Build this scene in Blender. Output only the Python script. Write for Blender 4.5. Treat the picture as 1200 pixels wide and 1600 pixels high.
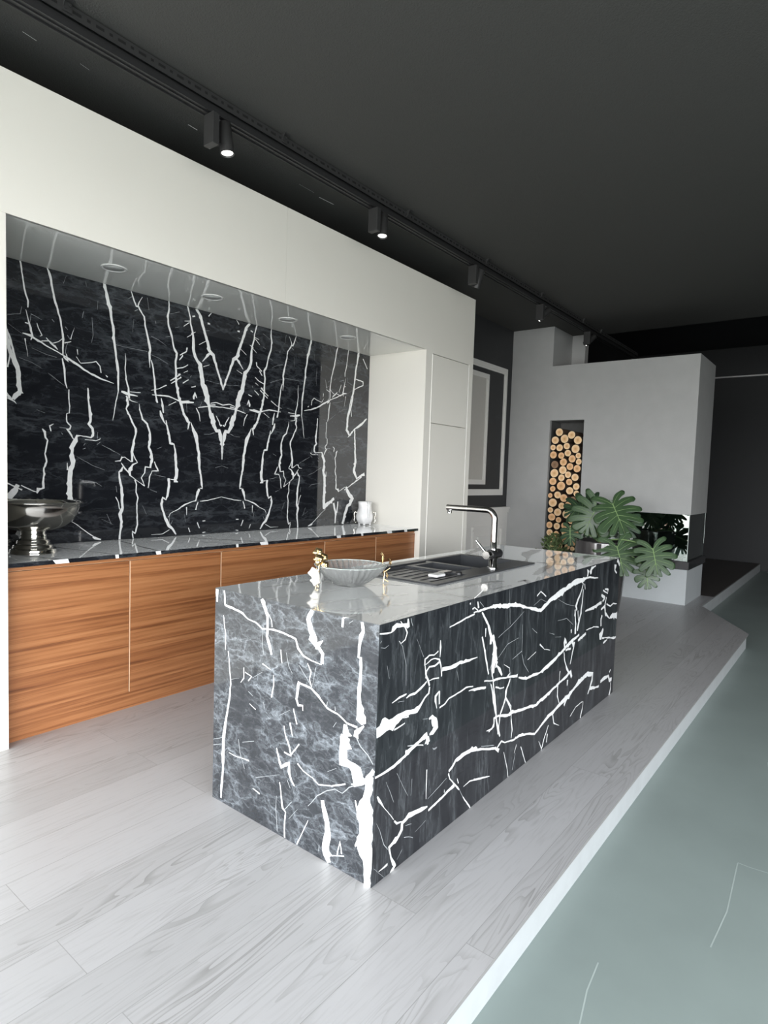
import bpy, bmesh, math, random
from mathutils import Vector, Matrix
# ------------------------------------------------------------------ camera, world, light, exposure
for o in list(bpy.data.objects): bpy.data.objects.remove(o)
SC = bpy.context.scene
COL = SC.collection
cam_d = bpy.data.cameras.new('camera'); cam = bpy.data.objects.new('camera', cam_d); COL.objects.link(cam)
F_PX, YAW, PITCH, ROLL = 948.499, math.radians(38.0715), math.radians(-3.5391), math.radians(1.87255)
fw = Vector((math.cos(YAW)*math.cos(PITCH), math.sin(YAW)*math.cos(PITCH), math.sin(PITCH)))
rt = Vector((math.sin(YAW), -math.cos(YAW), 0)); up = rt.cross(fw)
r2 = math.cos(ROLL)*rt + math.sin(ROLL)*up; u2 = -math.sin(ROLL)*rt + math.cos(ROLL)*up
cam.matrix_world = Matrix(((r2.x, u2.x, -fw.x, -1.5465), (r2.y, u2.y, -fw.y, -1.2142), (r2.z, u2.z, -fw.z, 1.3937), (0, 0, 0, 1)))
cam_d.sensor_fit = 'VERTICAL'; cam_d.sensor_height = 36; cam_d.lens = F_PX/1600*36
cam_d.clip_start = .05; cam_d.clip_end = 200
SC.camera = cam
SC.view_settings.view_transform = 'Standard'; SC.view_settings.look = 'None'
SC.view_settings.gamma = 1; SC.view_settings.use_curve_mapping = False
SC.view_settings.exposure = 0.0
SKY = 16.6
w = bpy.data.worlds.new('sky'); SC.world = w; w.use_nodes = True
nt = w.node_tree; nt.nodes.clear()
tc = nt.nodes.new('ShaderNodeTexCoord'); sp = nt.nodes.new('ShaderNodeSeparateXYZ'); rp = nt.nodes.new('ShaderNodeValToRGB')
bg = nt.nodes.new('ShaderNodeBackground'); wo = nt.nodes.new('ShaderNodeOutputWorld')
mr = nt.nodes.new('ShaderNodeMapRange'); mr.inputs[1].default_value = -1; mr.inputs[2].default_value = 1
nt.links.new(tc.outputs['Generated'], sp.inputs[0]); nt.links.new(sp.outputs[2], mr.inputs[0]); nt.links.new(mr.outputs[0], rp.inputs[0])
nt.links.new(rp.outputs[0], bg.inputs[0]); nt.links.new(bg.outputs[0], wo.inputs[0])
e = rp.color_ramp.elements
e[0].position = .0; e[0].color = (.20, .20, .20, 1); e[1].position = 1; e[1].color = (.72, .86, 1, 1)
x = e.new(.48); x.color = (.34, .34, .33, 1)
x = e.new(.53); x.color = (.97, .98, 1, 1)
bg.inputs[1].default_value = SKY
try:
    w.cycles.sampling_method = 'MANUAL'; w.cycles.sample_map_resolution = 256
except Exception: pass
pl = bpy.data.lights.new('storefront_portal', 'AREA'); pl.shape = 'RECTANGLE'; pl.size = 3.2; pl.size_y = 8.6; pl.energy = 1
pl.cycles.is_portal = True
po = bpy.data.objects.new('storefront_portal', pl); COL.objects.link(po)
po.location = (-5.28, -1.7, 1.5); po.rotation_euler = (0, -math.pi/2, 0)
p2 = bpy.data.lights.new('side_portal', 'AREA'); p2.shape = 'RECTANGLE'; p2.size = 5.4; p2.size_y = 3.2; p2.energy = 1
p2.cycles.is_portal = True
po2 = bpy.data.objects.new('side_portal', p2); COL.objects.link(po2)
po2.location = (-2.5, -6.08, 1.5); po2.rotation_euler = (math.pi/2, 0, 0)
cy = SC.cycles
cy.max_bounces = 10; cy.diffuse_bounces = 5; cy.glossy_bounces = 5; cy.transmission_bounces = 8; cy.transparent_max_bounces = 12
cy.caustics_reflective = False; cy.caustics_refractive = False; cy.sample_clamp_indirect = 6
cy.use_denoising = True

# ------------------------------------------------------------------ helpers
class MB:
    def __init__(s): s.v = []; s.f = []; s.m = []; s.sm = []
    def face(s, pts, mi=0, sm=False):
        b = len(s.v); s.v += [tuple(p) for p in pts]; s.f.append(tuple(range(b, b+len(pts)))); s.m.append(mi); s.sm.append(sm)
    def add(s, vs, fs, mi=0, sm=False):
        b = len(s.v); s.v += [tuple(p) for p in vs]
        for f in fs: s.f.append(tuple(b+i for i in f)); s.m.append(mi); s.sm.append(sm)
    def box(s, x0, x1, y0, y1, z0, z1, mi=0):
        vs = [(x, y, z) for x in (x0, x1) for y in (y0, y1) for z in (z0, z1)]
        s.add(vs, [(0,1,3,2), (4,6,7,5), (0,4,5,1), (2,3,7,6), (0,2,6,4), (1,5,7,3)], mi)
    def hexa(s, a, b, mi=0):   # two quads, same winding
        vs = list(a)+list(b)
        s.add(vs, [(0,1,2,3), (7,6,5,4)]+[(i, 4+i, 4+(i+1) % 4, (i+1) % 4) for i in range(4)], mi)
    def lathe(s, prof, c=(0,0,0), n=32, mi=0, sm=True, fn=None, close=False):
        vs = []
        for r, z in prof:
            for k in range(n):
                a = 2*math.pi*k/n; rr = r*(fn(a, z) if fn else 1)
                vs.append((c[0]+rr*math.cos(a), c[1]+rr*math.sin(a), c[2]+z))
        fs = []
        for i in range(len(prof)-1):
            for k in range(n):
                fs.append((i*n+k, i*n+(k+1) % n, (i+1)*n+(k+1) % n, (i+1)*n+k))
        s.add(vs, fs, mi, sm)
        if not close:
            if prof[0][0] > 1e-6: s.add(vs[:n], [tuple(range(n))[::-1]], mi)
            if prof[-1][0] > 1e-6: s.add(vs[-n:], [tuple(range(n))], mi)
    def tube(s, pts, rad, n=10, mi=0, sm=True, cap=True, flat=1):
        pts = [Vector(p) for p in pts]
        rs = rad if isinstance(rad, (list, tuple)) else [rad]*len(pts)
        t0 = (pts[1]-pts[0]).normalized()
        nrm = t0.cross(Vector((0, 0, 1)))
        if nrm.length < .1: nrm = t0.cross(Vector((1, 0, 0)))
        nrm.normalize(); rings = []
        for i, p in enumerate(pts):
            t = (pts[min(i+1, len(pts)-1)]-pts[max(i-1, 0)]).normalized()
            nrm = (nrm-t*nrm.dot(t)).normalized(); bn = t.cross(nrm)
            rings.append([p+(nrm*math.cos(2*math.pi*k/n)+bn*math.sin(2*math.pi*k/n)*flat)*rs[i] for k in range(n)])
        vs = [q for r in rings for q in r]; fs = []
        for i in range(len(pts)-1):
            for k in range(n): fs.append((i*n+k, i*n+(k+1) % n, (i+1)*n+(k+1) % n, (i+1)*n+k))
        s.add(vs, fs, mi, sm)
        if cap:
            s.add(rings[0], [tuple(range(n))[::-1]], mi); s.add(rings[-1], [tuple(range(n))], mi)
    def ball(s, c, r, n=14, mi=0, sc=(1,1,1)):
        vs = []; m = n//2
        for i in range(m+1):
            th = math.pi*i/m
            for k in range(n):
                a = 2*math.pi*k/n
                vs.append((c[0]+r*sc[0]*math.sin(th)*math.cos(a), c[1]+r*sc[1]*math.sin(th)*math.sin(a), c[2]+r*sc[2]*math.cos(th)))
        fs = [(i*n+k, (i+1)*n+k, (i+1)*n+(k+1) % n, i*n+(k+1) % n) for i in range(m) for k in range(n)]
        s.add(vs, fs, mi, True)
    def prism(s, poly, z0, z1, mi=0, mside=None):
        n = len(poly); b = [(p[0], p[1], z0) for p in poly]; t = [(p[0], p[1], z1) for p in poly]
        s.add(b+t, [tuple(range(n))[::-1], tuple(range(n, 2*n))], mi)
        s.add(b+t, [(i, (i+1) % n, n+(i+1) % n, n+i) for i in range(n)], mi if mside is None else mside)

def tag(o, label=None, cat=None, group=None, kind=None):
    if label: o['label'] = label
    if cat: o['category'] = cat
    if group: o['group'] = group
    if kind: o['kind'] = kind
    return o
def origin(o):
    p = Vector((0, 0, 0))
    while o: p += o.location; o = o.parent
    return p
def obj(name, mb, mats, parent=None, loc=None, bevel=0, seg=2, weld=False):
    L = origin(parent) if parent else Vector(loc or (0, 0, 0))
    me = bpy.data.meshes.new(name)
    me.from_pydata([(v[0]-L.x, v[1]-L.y, v[2]-L.z) for v in mb.v], [], mb.f)
    for m in (mats if isinstance(mats, (list, tuple)) else [mats]): me.materials.append(m)
    me.polygons.foreach_set('material_index', mb.m); me.polygons.foreach_set('use_smooth', mb.sm)
    me.update()
    if weld:
        bm = bmesh.new(); bm.from_mesh(me); bmesh.ops.remove_doubles(bm, verts=bm.verts, dist=2e-5); bmesh.ops.recalc_face_normals(bm, faces=bm.faces); bm.to_mesh(me); bm.free()
    o = bpy.data.objects.new(name, me); COL.objects.link(o)
    if parent: o.parent = parent
    else: o.location = L
    if bevel:
        b = o.modifiers.new('bevel', 'BEVEL'); b.width = bevel; b.segments = seg; b.limit_method = 'ANGLE'; b.angle_limit = math.radians(40)
    return o
def boxes(*bs):
    m = MB()
    for b in bs: m.box(*b)
    return m
def thing(name, label, cat, loc, group=None):
    o = bpy.data.objects.new(name, None); o.empty_display_size = .1; COL.objects.link(o); o.location = loc
    return tag(o, label, cat, group)
def struct(name, mb, mats, parent=None, **k):
    o = obj(name, mb, mats, parent, **k)
    if not parent: o['kind'] = 'structure'
    return o
def copy_tree(o, parent=None):
    c = o.copy(); COL.objects.link(c)
    if parent: c.parent = parent
    for ch in list(o.children): copy_tree(ch, c)
    return c

# ------------------------------------------------------------------ materials
def node(nt, t, **k):
    n = nt.nodes.new(t)
    for a, b in k.items(): setattr(n, a, b)
    return n
def mat(name, col, rough=.5, metal=0, coat=0, ior=None, noise=0, nscale=20, emit=0, trans=0, bump=0, bscale=60, spec=None):
    m = bpy.data.materials.new(name); m.use_nodes = True; nt = m.node_tree; b = nt.nodes['Principled BSDF']
    b.inputs['Base Color'].default_value = (*col, 1); b.inputs['Roughness'].default_value = rough; b.inputs['Metallic'].default_value = metal
    b.inputs['Coat Weight'].default_value = coat; b.inputs['Coat Roughness'].default_value = .02
    if ior: b.inputs['IOR'].default_value = ior
    if spec is not None: b.inputs['Specular IOR Level'].default_value = spec
    if trans: b.inputs['Transmission Weight'].default_value = trans
    if emit: b.inputs['Emission Color'].default_value = (*col, 1); b.inputs['Emission Strength'].default_value = emit
    tc = node(nt, 'ShaderNodeTexCoord')
    if noise:
        nz = node(nt, 'ShaderNodeTexNoise'); nz.inputs['Scale'].default_value = nscale; nz.inputs['Detail'].default_value = 4
        mx = node(nt, 'ShaderNodeMix', data_type='RGBA')
        mx.inputs[6].default_value = (*[c*(1-noise) for c in col], 1); mx.inputs[7].default_value = (*[min(1, c*(1+noise)) for c in col], 1)
        nt.links.new(tc.outputs['Object'], nz.inputs['Vector']); nt.links.new(nz.outputs[0], mx.inputs[0]); nt.links.new(mx.outputs[2], b.inputs['Base Color'])
    if bump:
        n2 = node(nt, 'ShaderNodeTexNoise'); n2.inputs['Scale'].default_value = bscale; n2.inputs['Detail'].default_value = 3
        bp = node(nt, 'ShaderNodeBump'); bp.inputs['Strength'].default_value = bump; bp.inputs['Distance'].default_value = .01
        nt.links.new(tc.outputs['Object'], n2.inputs['Vector']); nt.links.new(n2.outputs[0], bp.inputs['Height']); nt.links.new(bp.outputs[0], b.inputs['Normal'])
    return m
def mathn(nt, op, a, b=None, c=None):
    n = node(nt, 'ShaderNodeMath', operation=op)
    for i, v in enumerate((a, b, c)):
        if v is None: continue
        if isinstance(v, (int, float)): n.inputs[i].default_value = v
        else: nt.links.new(v, n.inputs[i])
    return n.outputs[0]
def marble(name, scale, rot=(0,0,0), cloud=.5, base=(.010,.011,.014), grey=(.16,.18,.20), dens=.12, rough=.04, ior=1.55, haze=.0):
    """polished black stone: dark ground, thin grey network and soft grey clouds"""
    m = bpy.data.materials.new(name); m.use_nodes = True; nt = m.node_tree; b = nt.nodes['Principled BSDF']; ln = nt.links.new
    tc = node(nt, 'ShaderNodeTexCoord'); mp = node(nt, 'ShaderNodeMapping'); mp.inputs['Scale'].default_value = scale; mp.inputs['Rotation'].default_value = rot
    ln(tc.outputs['Object'], mp.inputs[0])
    nz = node(nt, 'ShaderNodeTexNoise'); nz.inputs['Scale'].default_value = 2.2; nz.inputs['Detail'].default_value = 6; nz.inputs['Roughness'].default_value = .62
    ln(mp.outputs[0], nz.inputs['Vector'])
    wv = node(nt, 'ShaderNodeVectorMath', operation='MULTIPLY_ADD'); wv.inputs[1].default_value = (.55, .55, .55)
    ln(nz.outputs['Color'], wv.inputs[0]); ln(mp.outputs[0], wv.inputs[2])
    def ridge(sc, wd, det=4):
        n = node(nt, 'ShaderNodeTexNoise'); n.inputs['Scale'].default_value = sc; n.inputs['Detail'].default_value = det; n.inputs['Roughness'].default_value = .6
        ln(wv.outputs[0], n.inputs['Vector'])
        d = mathn(nt, 'ABSOLUTE', mathn(nt, 'SUBTRACT', n.outputs[0], .5))
        return mathn(nt, 'SUBTRACT', 1, mathn(nt, 'MINIMUM', 1, mathn(nt, 'DIVIDE', d, wd)))
    def crack(sc, wd):
        v = node(nt, 'ShaderNodeTexVoronoi', feature='DISTANCE_TO_EDGE'); v.inputs['Scale'].default_value = sc
        ln(wv.outputs[0], v.inputs['Vector'])
        return mathn(nt, 'POWER', mathn(nt, 'SUBTRACT', 1, mathn(nt, 'MINIMUM', 1, mathn(nt, 'DIVIDE', v.outputs[0], wd))), 2.6)
    cl = node(nt, 'ShaderNodeTexNoise'); cl.inputs['Scale'].default_value = 1.9; cl.inputs['Detail'].default_value = 7; cl.inputs['Roughness'].default_value = .65
    ln(wv.outputs[0], cl.inputs['Vector'])
    cm = node(nt, 'ShaderNodeMapRange'); cm.inputs[1].default_value = .40; cm.inputs[2].default_value = .75; ln(cl.outputs[0], cm.inputs[0])
    net = mathn(nt, 'ADD', mathn(nt, 'MULTIPLY', crack(3.1, dens*.9), .8), mathn(nt, 'MULTIPLY', crack(7.5, dens*.8), .5))
    net = mathn(nt, 'ADD', net, mathn(nt, 'MULTIPLY', ridge(5.0, dens*.35), .35))
    s = mathn(nt, 'MULTIPLY', net, mathn(nt, 'ADD', .08, cm.outputs[0]))
    s = mathn(nt, 'ADD', mathn(nt, 'MULTIPLY', s, cloud), mathn(nt, 'MULTIPLY', cm.outputs[0], cloud*.09))
    s = mathn(nt, 'MINIMUM', 1, mathn(nt, 'ADD', s, haze))
    mx = node(nt, 'ShaderNodeMix', data_type='RGBA'); mx.inputs[6].default_value = (*base, 1); mx.inputs[7].default_value = (*grey, 1)
    ln(s, mx.inputs[0]); ln(mx.outputs[2], b.inputs['Base Color'])
    b.inputs['Roughness'].default_value = rough; b.inputs['IOR'].default_value = ior
    return m
def wood(name, ramp, stretch=(.6, 9, 9), scale=3.2, rough=.38, rot=(0,0,0), dist=1.5, coat=0):
    m = bpy.data.materials.new(name); m.use_nodes = True; nt = m.node_tree; b = nt.nodes['Principled BSDF']; ln = nt.links.new
    tc = node(nt, 'ShaderNodeTexCoord'); mp = node(nt, 'ShaderNodeMapping'); mp.inputs['Scale'].default_value = stretch; mp.inputs['Rotation'].default_value = rot
    ln(tc.outputs['Object'], mp.inputs[0])
    n1 = node(nt, 'ShaderNodeTexNoise'); n1.inputs['Scale'].default_value = scale; n1.inputs['Detail'].default_value = 7; n1.inputs['Roughness'].default_value = .62; n1.inputs['Distortion'].default_value = dist
    ln(mp.outputs[0], n1.inputs['Vector'])
    n2 = node(nt, 'ShaderNodeTexNoise'); n2.inputs['Scale'].default_value = scale*7; n2.inputs['Detail'].default_value = 3
    ln(mp.outputs[0], n2.inputs['Vector'])
    s = mathn(nt, 'ADD', mathn(nt, 'MULTIPLY', n1.outputs[0], .8), mathn(nt, 'MULTIPLY', n2.outputs[0], .2))
    rp = node(nt, 'ShaderNodeValToRGB'); ln(s, rp.inputs[0]); els = rp.color_ramp.elements
    els[0].position = ramp[0][0]; els[0].color = (*ramp[0][1], 1); els[1].position = ramp[-1][0]; els[1].color = (*ramp[-1][1], 1)
    for p, c in ramp[1:-1]:
        q = els.new(p); q.color = (*c, 1)
    ln(rp.outputs[0], b.inputs['Base Color']); b.inputs['Roughness'].default_value = rough; b.inputs['Coat Weight'].default_value = coat
    return m
def planks(name, c1, c2, mortar, dark, w=.185, l=2.1, rough=.33, grain=.5):
    m = bpy.data.materials.new(name); m.use_nodes = True; nt = m.node_tree; b = nt.nodes['Principled BSDF']; ln = nt.links.new
    tc = node(nt, 'ShaderNodeTexCoord')
    br = node(nt, 'ShaderNodeTexBrick'); br.offset = .37; br.inputs['Scale'].default_value = 1
    br.inputs['Color1'].default_value = (*c1, 1); br.inputs['Color2'].default_value = (*c2, 1); br.inputs['Mortar'].default_value = (*mortar, 1)
    br.inputs['Mortar Size'].default_value = .0012; br.inputs['Mortar Smooth'].default_value = .1; br.inputs['Brick Width'].default_value = l; br.inputs['Row Height'].default_value = w
    ln(tc.outputs['Object'], br.inputs[0])
    # grain shifts from plank to plank with the plank's own tone
    sep = node(nt, 'ShaderNodeSeparateColor'); ln(br.outputs[0], sep.inputs[0])
    sh = node(nt, 'ShaderNodeCombineXYZ'); ln(mathn(nt, 'MULTIPLY', sep.outputs[0], 60), sh.inputs[0]); ln(mathn(nt, 'MULTIPLY', sep.outputs[0], 35), sh.inputs[2])
    ad = node(nt, 'ShaderNodeVectorMath', operation='ADD'); ln(tc.outputs['Object'], ad.inputs[0]); ln(sh.outputs[0], ad.inputs[1])
    mp = node(nt, 'ShaderNodeMapping'); mp.inputs['Scale'].default_value = (.85, 7.5, 1); ln(ad.outputs[0], mp.inputs[0])
    n0 = node(nt, 'ShaderNodeTexNoise'); n0.inputs['Scale'].default_value = 1.15; n0.inputs['Detail'].default_value = 2; n0.inputs['Distortion'].default_value = .6; ln(mp.outputs[0], n0.inputs['Vector'])
    rings = mathn(nt, 'FRACT', mathn(nt, 'MULTIPLY', n0.outputs[0], 17))
    rm = node(nt, 'ShaderNodeMapRange'); rm.inputs[1].default_value = .0; rm.inputs[2].default_value = .42; rm.inputs[3].default_value = 1; rm.inputs[4].default_value = 0; ln(rings, rm.inputs[0])
    n1 = node(nt, 'ShaderNodeTexNoise'); n1.inputs['Scale'].default_value = 26; n1.inputs['Detail'].default_value = 3; mp2 = node(nt, 'ShaderNodeMapping'); mp2.inputs['Scale'].default_value = (.25, 3.4, 1); ln(ad.outputs[0], mp2.inputs[0]); ln(mp2.outputs[0], n1.inputs['Vector'])
    pm = node(nt, 'ShaderNodeTexNoise'); pm.inputs['Scale'].default_value = .9; ln(mp.outputs[0], pm.inputs['Vector'])
    msk = node(nt, 'ShaderNodeMapRange'); msk.inputs[1].default_value = .45; msk.inputs[2].default_value = .68; ln(pm.outputs[0], msk.inputs[0])
    g = mathn(nt, 'MULTIPLY', mathn(nt, 'MULTIPLY', rm.outputs[0], msk.outputs[0]), grain)
    fr = node(nt, 'ShaderNodeMapRange'); fr.inputs[1].default_value = .52; fr.inputs[2].default_value = .75; ln(n1.outputs[0], fr.inputs[0])
    g = mathn(nt, 'ADD', g, mathn(nt, 'MULTIPLY', fr.outputs[0], grain*.35)); g = mathn(nt, 'MINIMUM', g, 1)
    mx = node(nt, 'ShaderNodeMix', data_type='RGBA'); ln(g, mx.inputs[0]); ln(br.outputs[0], mx.inputs[6]); mx.inputs[7].default_value = (*dark, 1)
    ln(mx.outputs[2], b.inputs['Base Color']); b.inputs['Roughness'].default_value = rough
    return m
def fire_glass(name):
    m = bpy.data.materials.new(name); m.use_nodes = True; nt = m.node_tree; nt.nodes.clear()
    o = node(nt, 'ShaderNodeOutputMaterial'); t = node(nt, 'ShaderNodeBsdfTransparent'); g = node(nt, 'ShaderNodeBsdfGlossy'); mx = node(nt, 'ShaderNodeMixShader')
    t.inputs[0].default_value = (.62, .72, .68, 1); g.inputs[0].default_value = (.95, 1, .98, 1); g.inputs[1].default_value = .01
    lw = node(nt, 'ShaderNodeFresnel'); lw.inputs[0].default_value = 1.9
    nt.links.new(mathn(nt, 'MINIMUM', 1, mathn(nt, 'ADD', lw.outputs[0], .22)), mx.inputs[0]); nt.links.new(t.outputs[0], mx.inputs[1]); nt.links.new(g.outputs[0], mx.inputs[2]); nt.links.new(mx.outputs[0], o.inputs[0])
    return m
def crystal(name):
    m = bpy.data.materials.new(name); m.use_nodes = True; nt = m.node_tree; nt.nodes.clear(); ln = nt.links.new
    o = node(nt, 'ShaderNodeOutputMaterial'); t = node(nt, 'ShaderNodeBsdfTransparent'); g = node(nt, 'ShaderNodeBsdfGlossy'); d = node(nt, 'ShaderNodeBsdfDiffuse')
    m1 = node(nt, 'ShaderNodeMixShader'); m2 = node(nt, 'ShaderNodeMixShader'); fr = node(nt, 'ShaderNodeFresnel'); fr.inputs[0].default_value = 1.6
    t.inputs[0].default_value = (.965, .975, .97, 1); g.inputs[1].default_value = .03; d.inputs[0].default_value = (.9, .92, .91, 1)
    m1.inputs[0].default_value = .17; ln(t.outputs[0], m1.inputs[1]); ln(d.outputs[0], m1.inputs[2])
    ln(mathn(nt, 'MINIMUM', 1, mathn(nt, 'ADD', mathn(nt, 'MULTIPLY', fr.outputs[0], .65), .02)), m2.inputs[0]); ln(m1.outputs[0], m2.inputs[1]); ln(g.outputs[0], m2.inputs[2]); ln(m2.outputs[0], o.inputs[0])
    return m
def log_end(name, a, b_, c):
    m = bpy.data.materials.new(name); m.use_nodes = True; nt = m.node_tree; b = nt.nodes['Principled BSDF']; ln = nt.links.new
    tc = node(nt, 'ShaderNodeTexCoord'); sp = node(nt, 'ShaderNodeSeparateXYZ'); ln(tc.outputs['Generated'], sp.inputs[0])
    y = mathn(nt, 'SUBTRACT', sp.outputs[1], .5); z = mathn(nt, 'SUBTRACT', sp.outputs[2], .5)
    r = mathn(nt, 'SQRT', mathn(nt, 'ADD', mathn(nt, 'MULTIPLY', y, y), mathn(nt, 'MULTIPLY', z, z)))
    nz = node(nt, 'ShaderNodeTexNoise'); nz.inputs['Scale'].default_value = 30; nz.inputs['Detail'].default_value = 4; ln(tc.outputs['Object'], nz.inputs['Vector'])
    r = mathn(nt, 'ADD', r, mathn(nt, 'MULTIPLY', mathn(nt, 'SUBTRACT', nz.outputs[0], .5), .22))
    rp = node(nt, 'ShaderNodeValToRGB'); ln(mathn(nt, 'MULTIPLY', r, 2), rp.inputs[0]); E = rp.color_ramp.elements
    E[0].position = .0; E[0].color = (*c, 1); E[1].position = 1; E[1].color = (*a, 1); q = E.new(.45); q.color = (*b_, 1); q = E.new(.78); q.color = (*a, 1)
    ln(rp.outputs[0], b.inputs['Base Color']); b.inputs['Roughness'].default_value = .75
    return m
def leaf_mat(name, c1, c2):
    m = mat(name, c1, .40); nt = m.node_tree; b = nt.nodes['Principled BSDF']; tc = node(nt, 'ShaderNodeTexCoord')
    nz = node(nt, 'ShaderNodeTexNoise'); nz.inputs['Scale'].default_value = 9; mx = node(nt, 'ShaderNodeMix', data_type='RGBA')
    mx.inputs[6].default_value = (*c1, 1); mx.inputs[7].default_value = (*c2, 1)
    nt.links.new(tc.outputs['Object'], nz.inputs['Vector']); nt.links.new(nz.outputs[0], mx.inputs[0]); nt.links.new(mx.outputs[2], b.inputs['Base Color'])
    return m
def top_coat(m, ior=2.0):
    b = m.node_tree.nodes['Principled BSDF']; b.inputs['Coat Weight'].default_value = .6; b.inputs['Coat IOR'].default_value = ior; b.inputs['Coat Roughness'].default_value = .02
    return m
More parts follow.
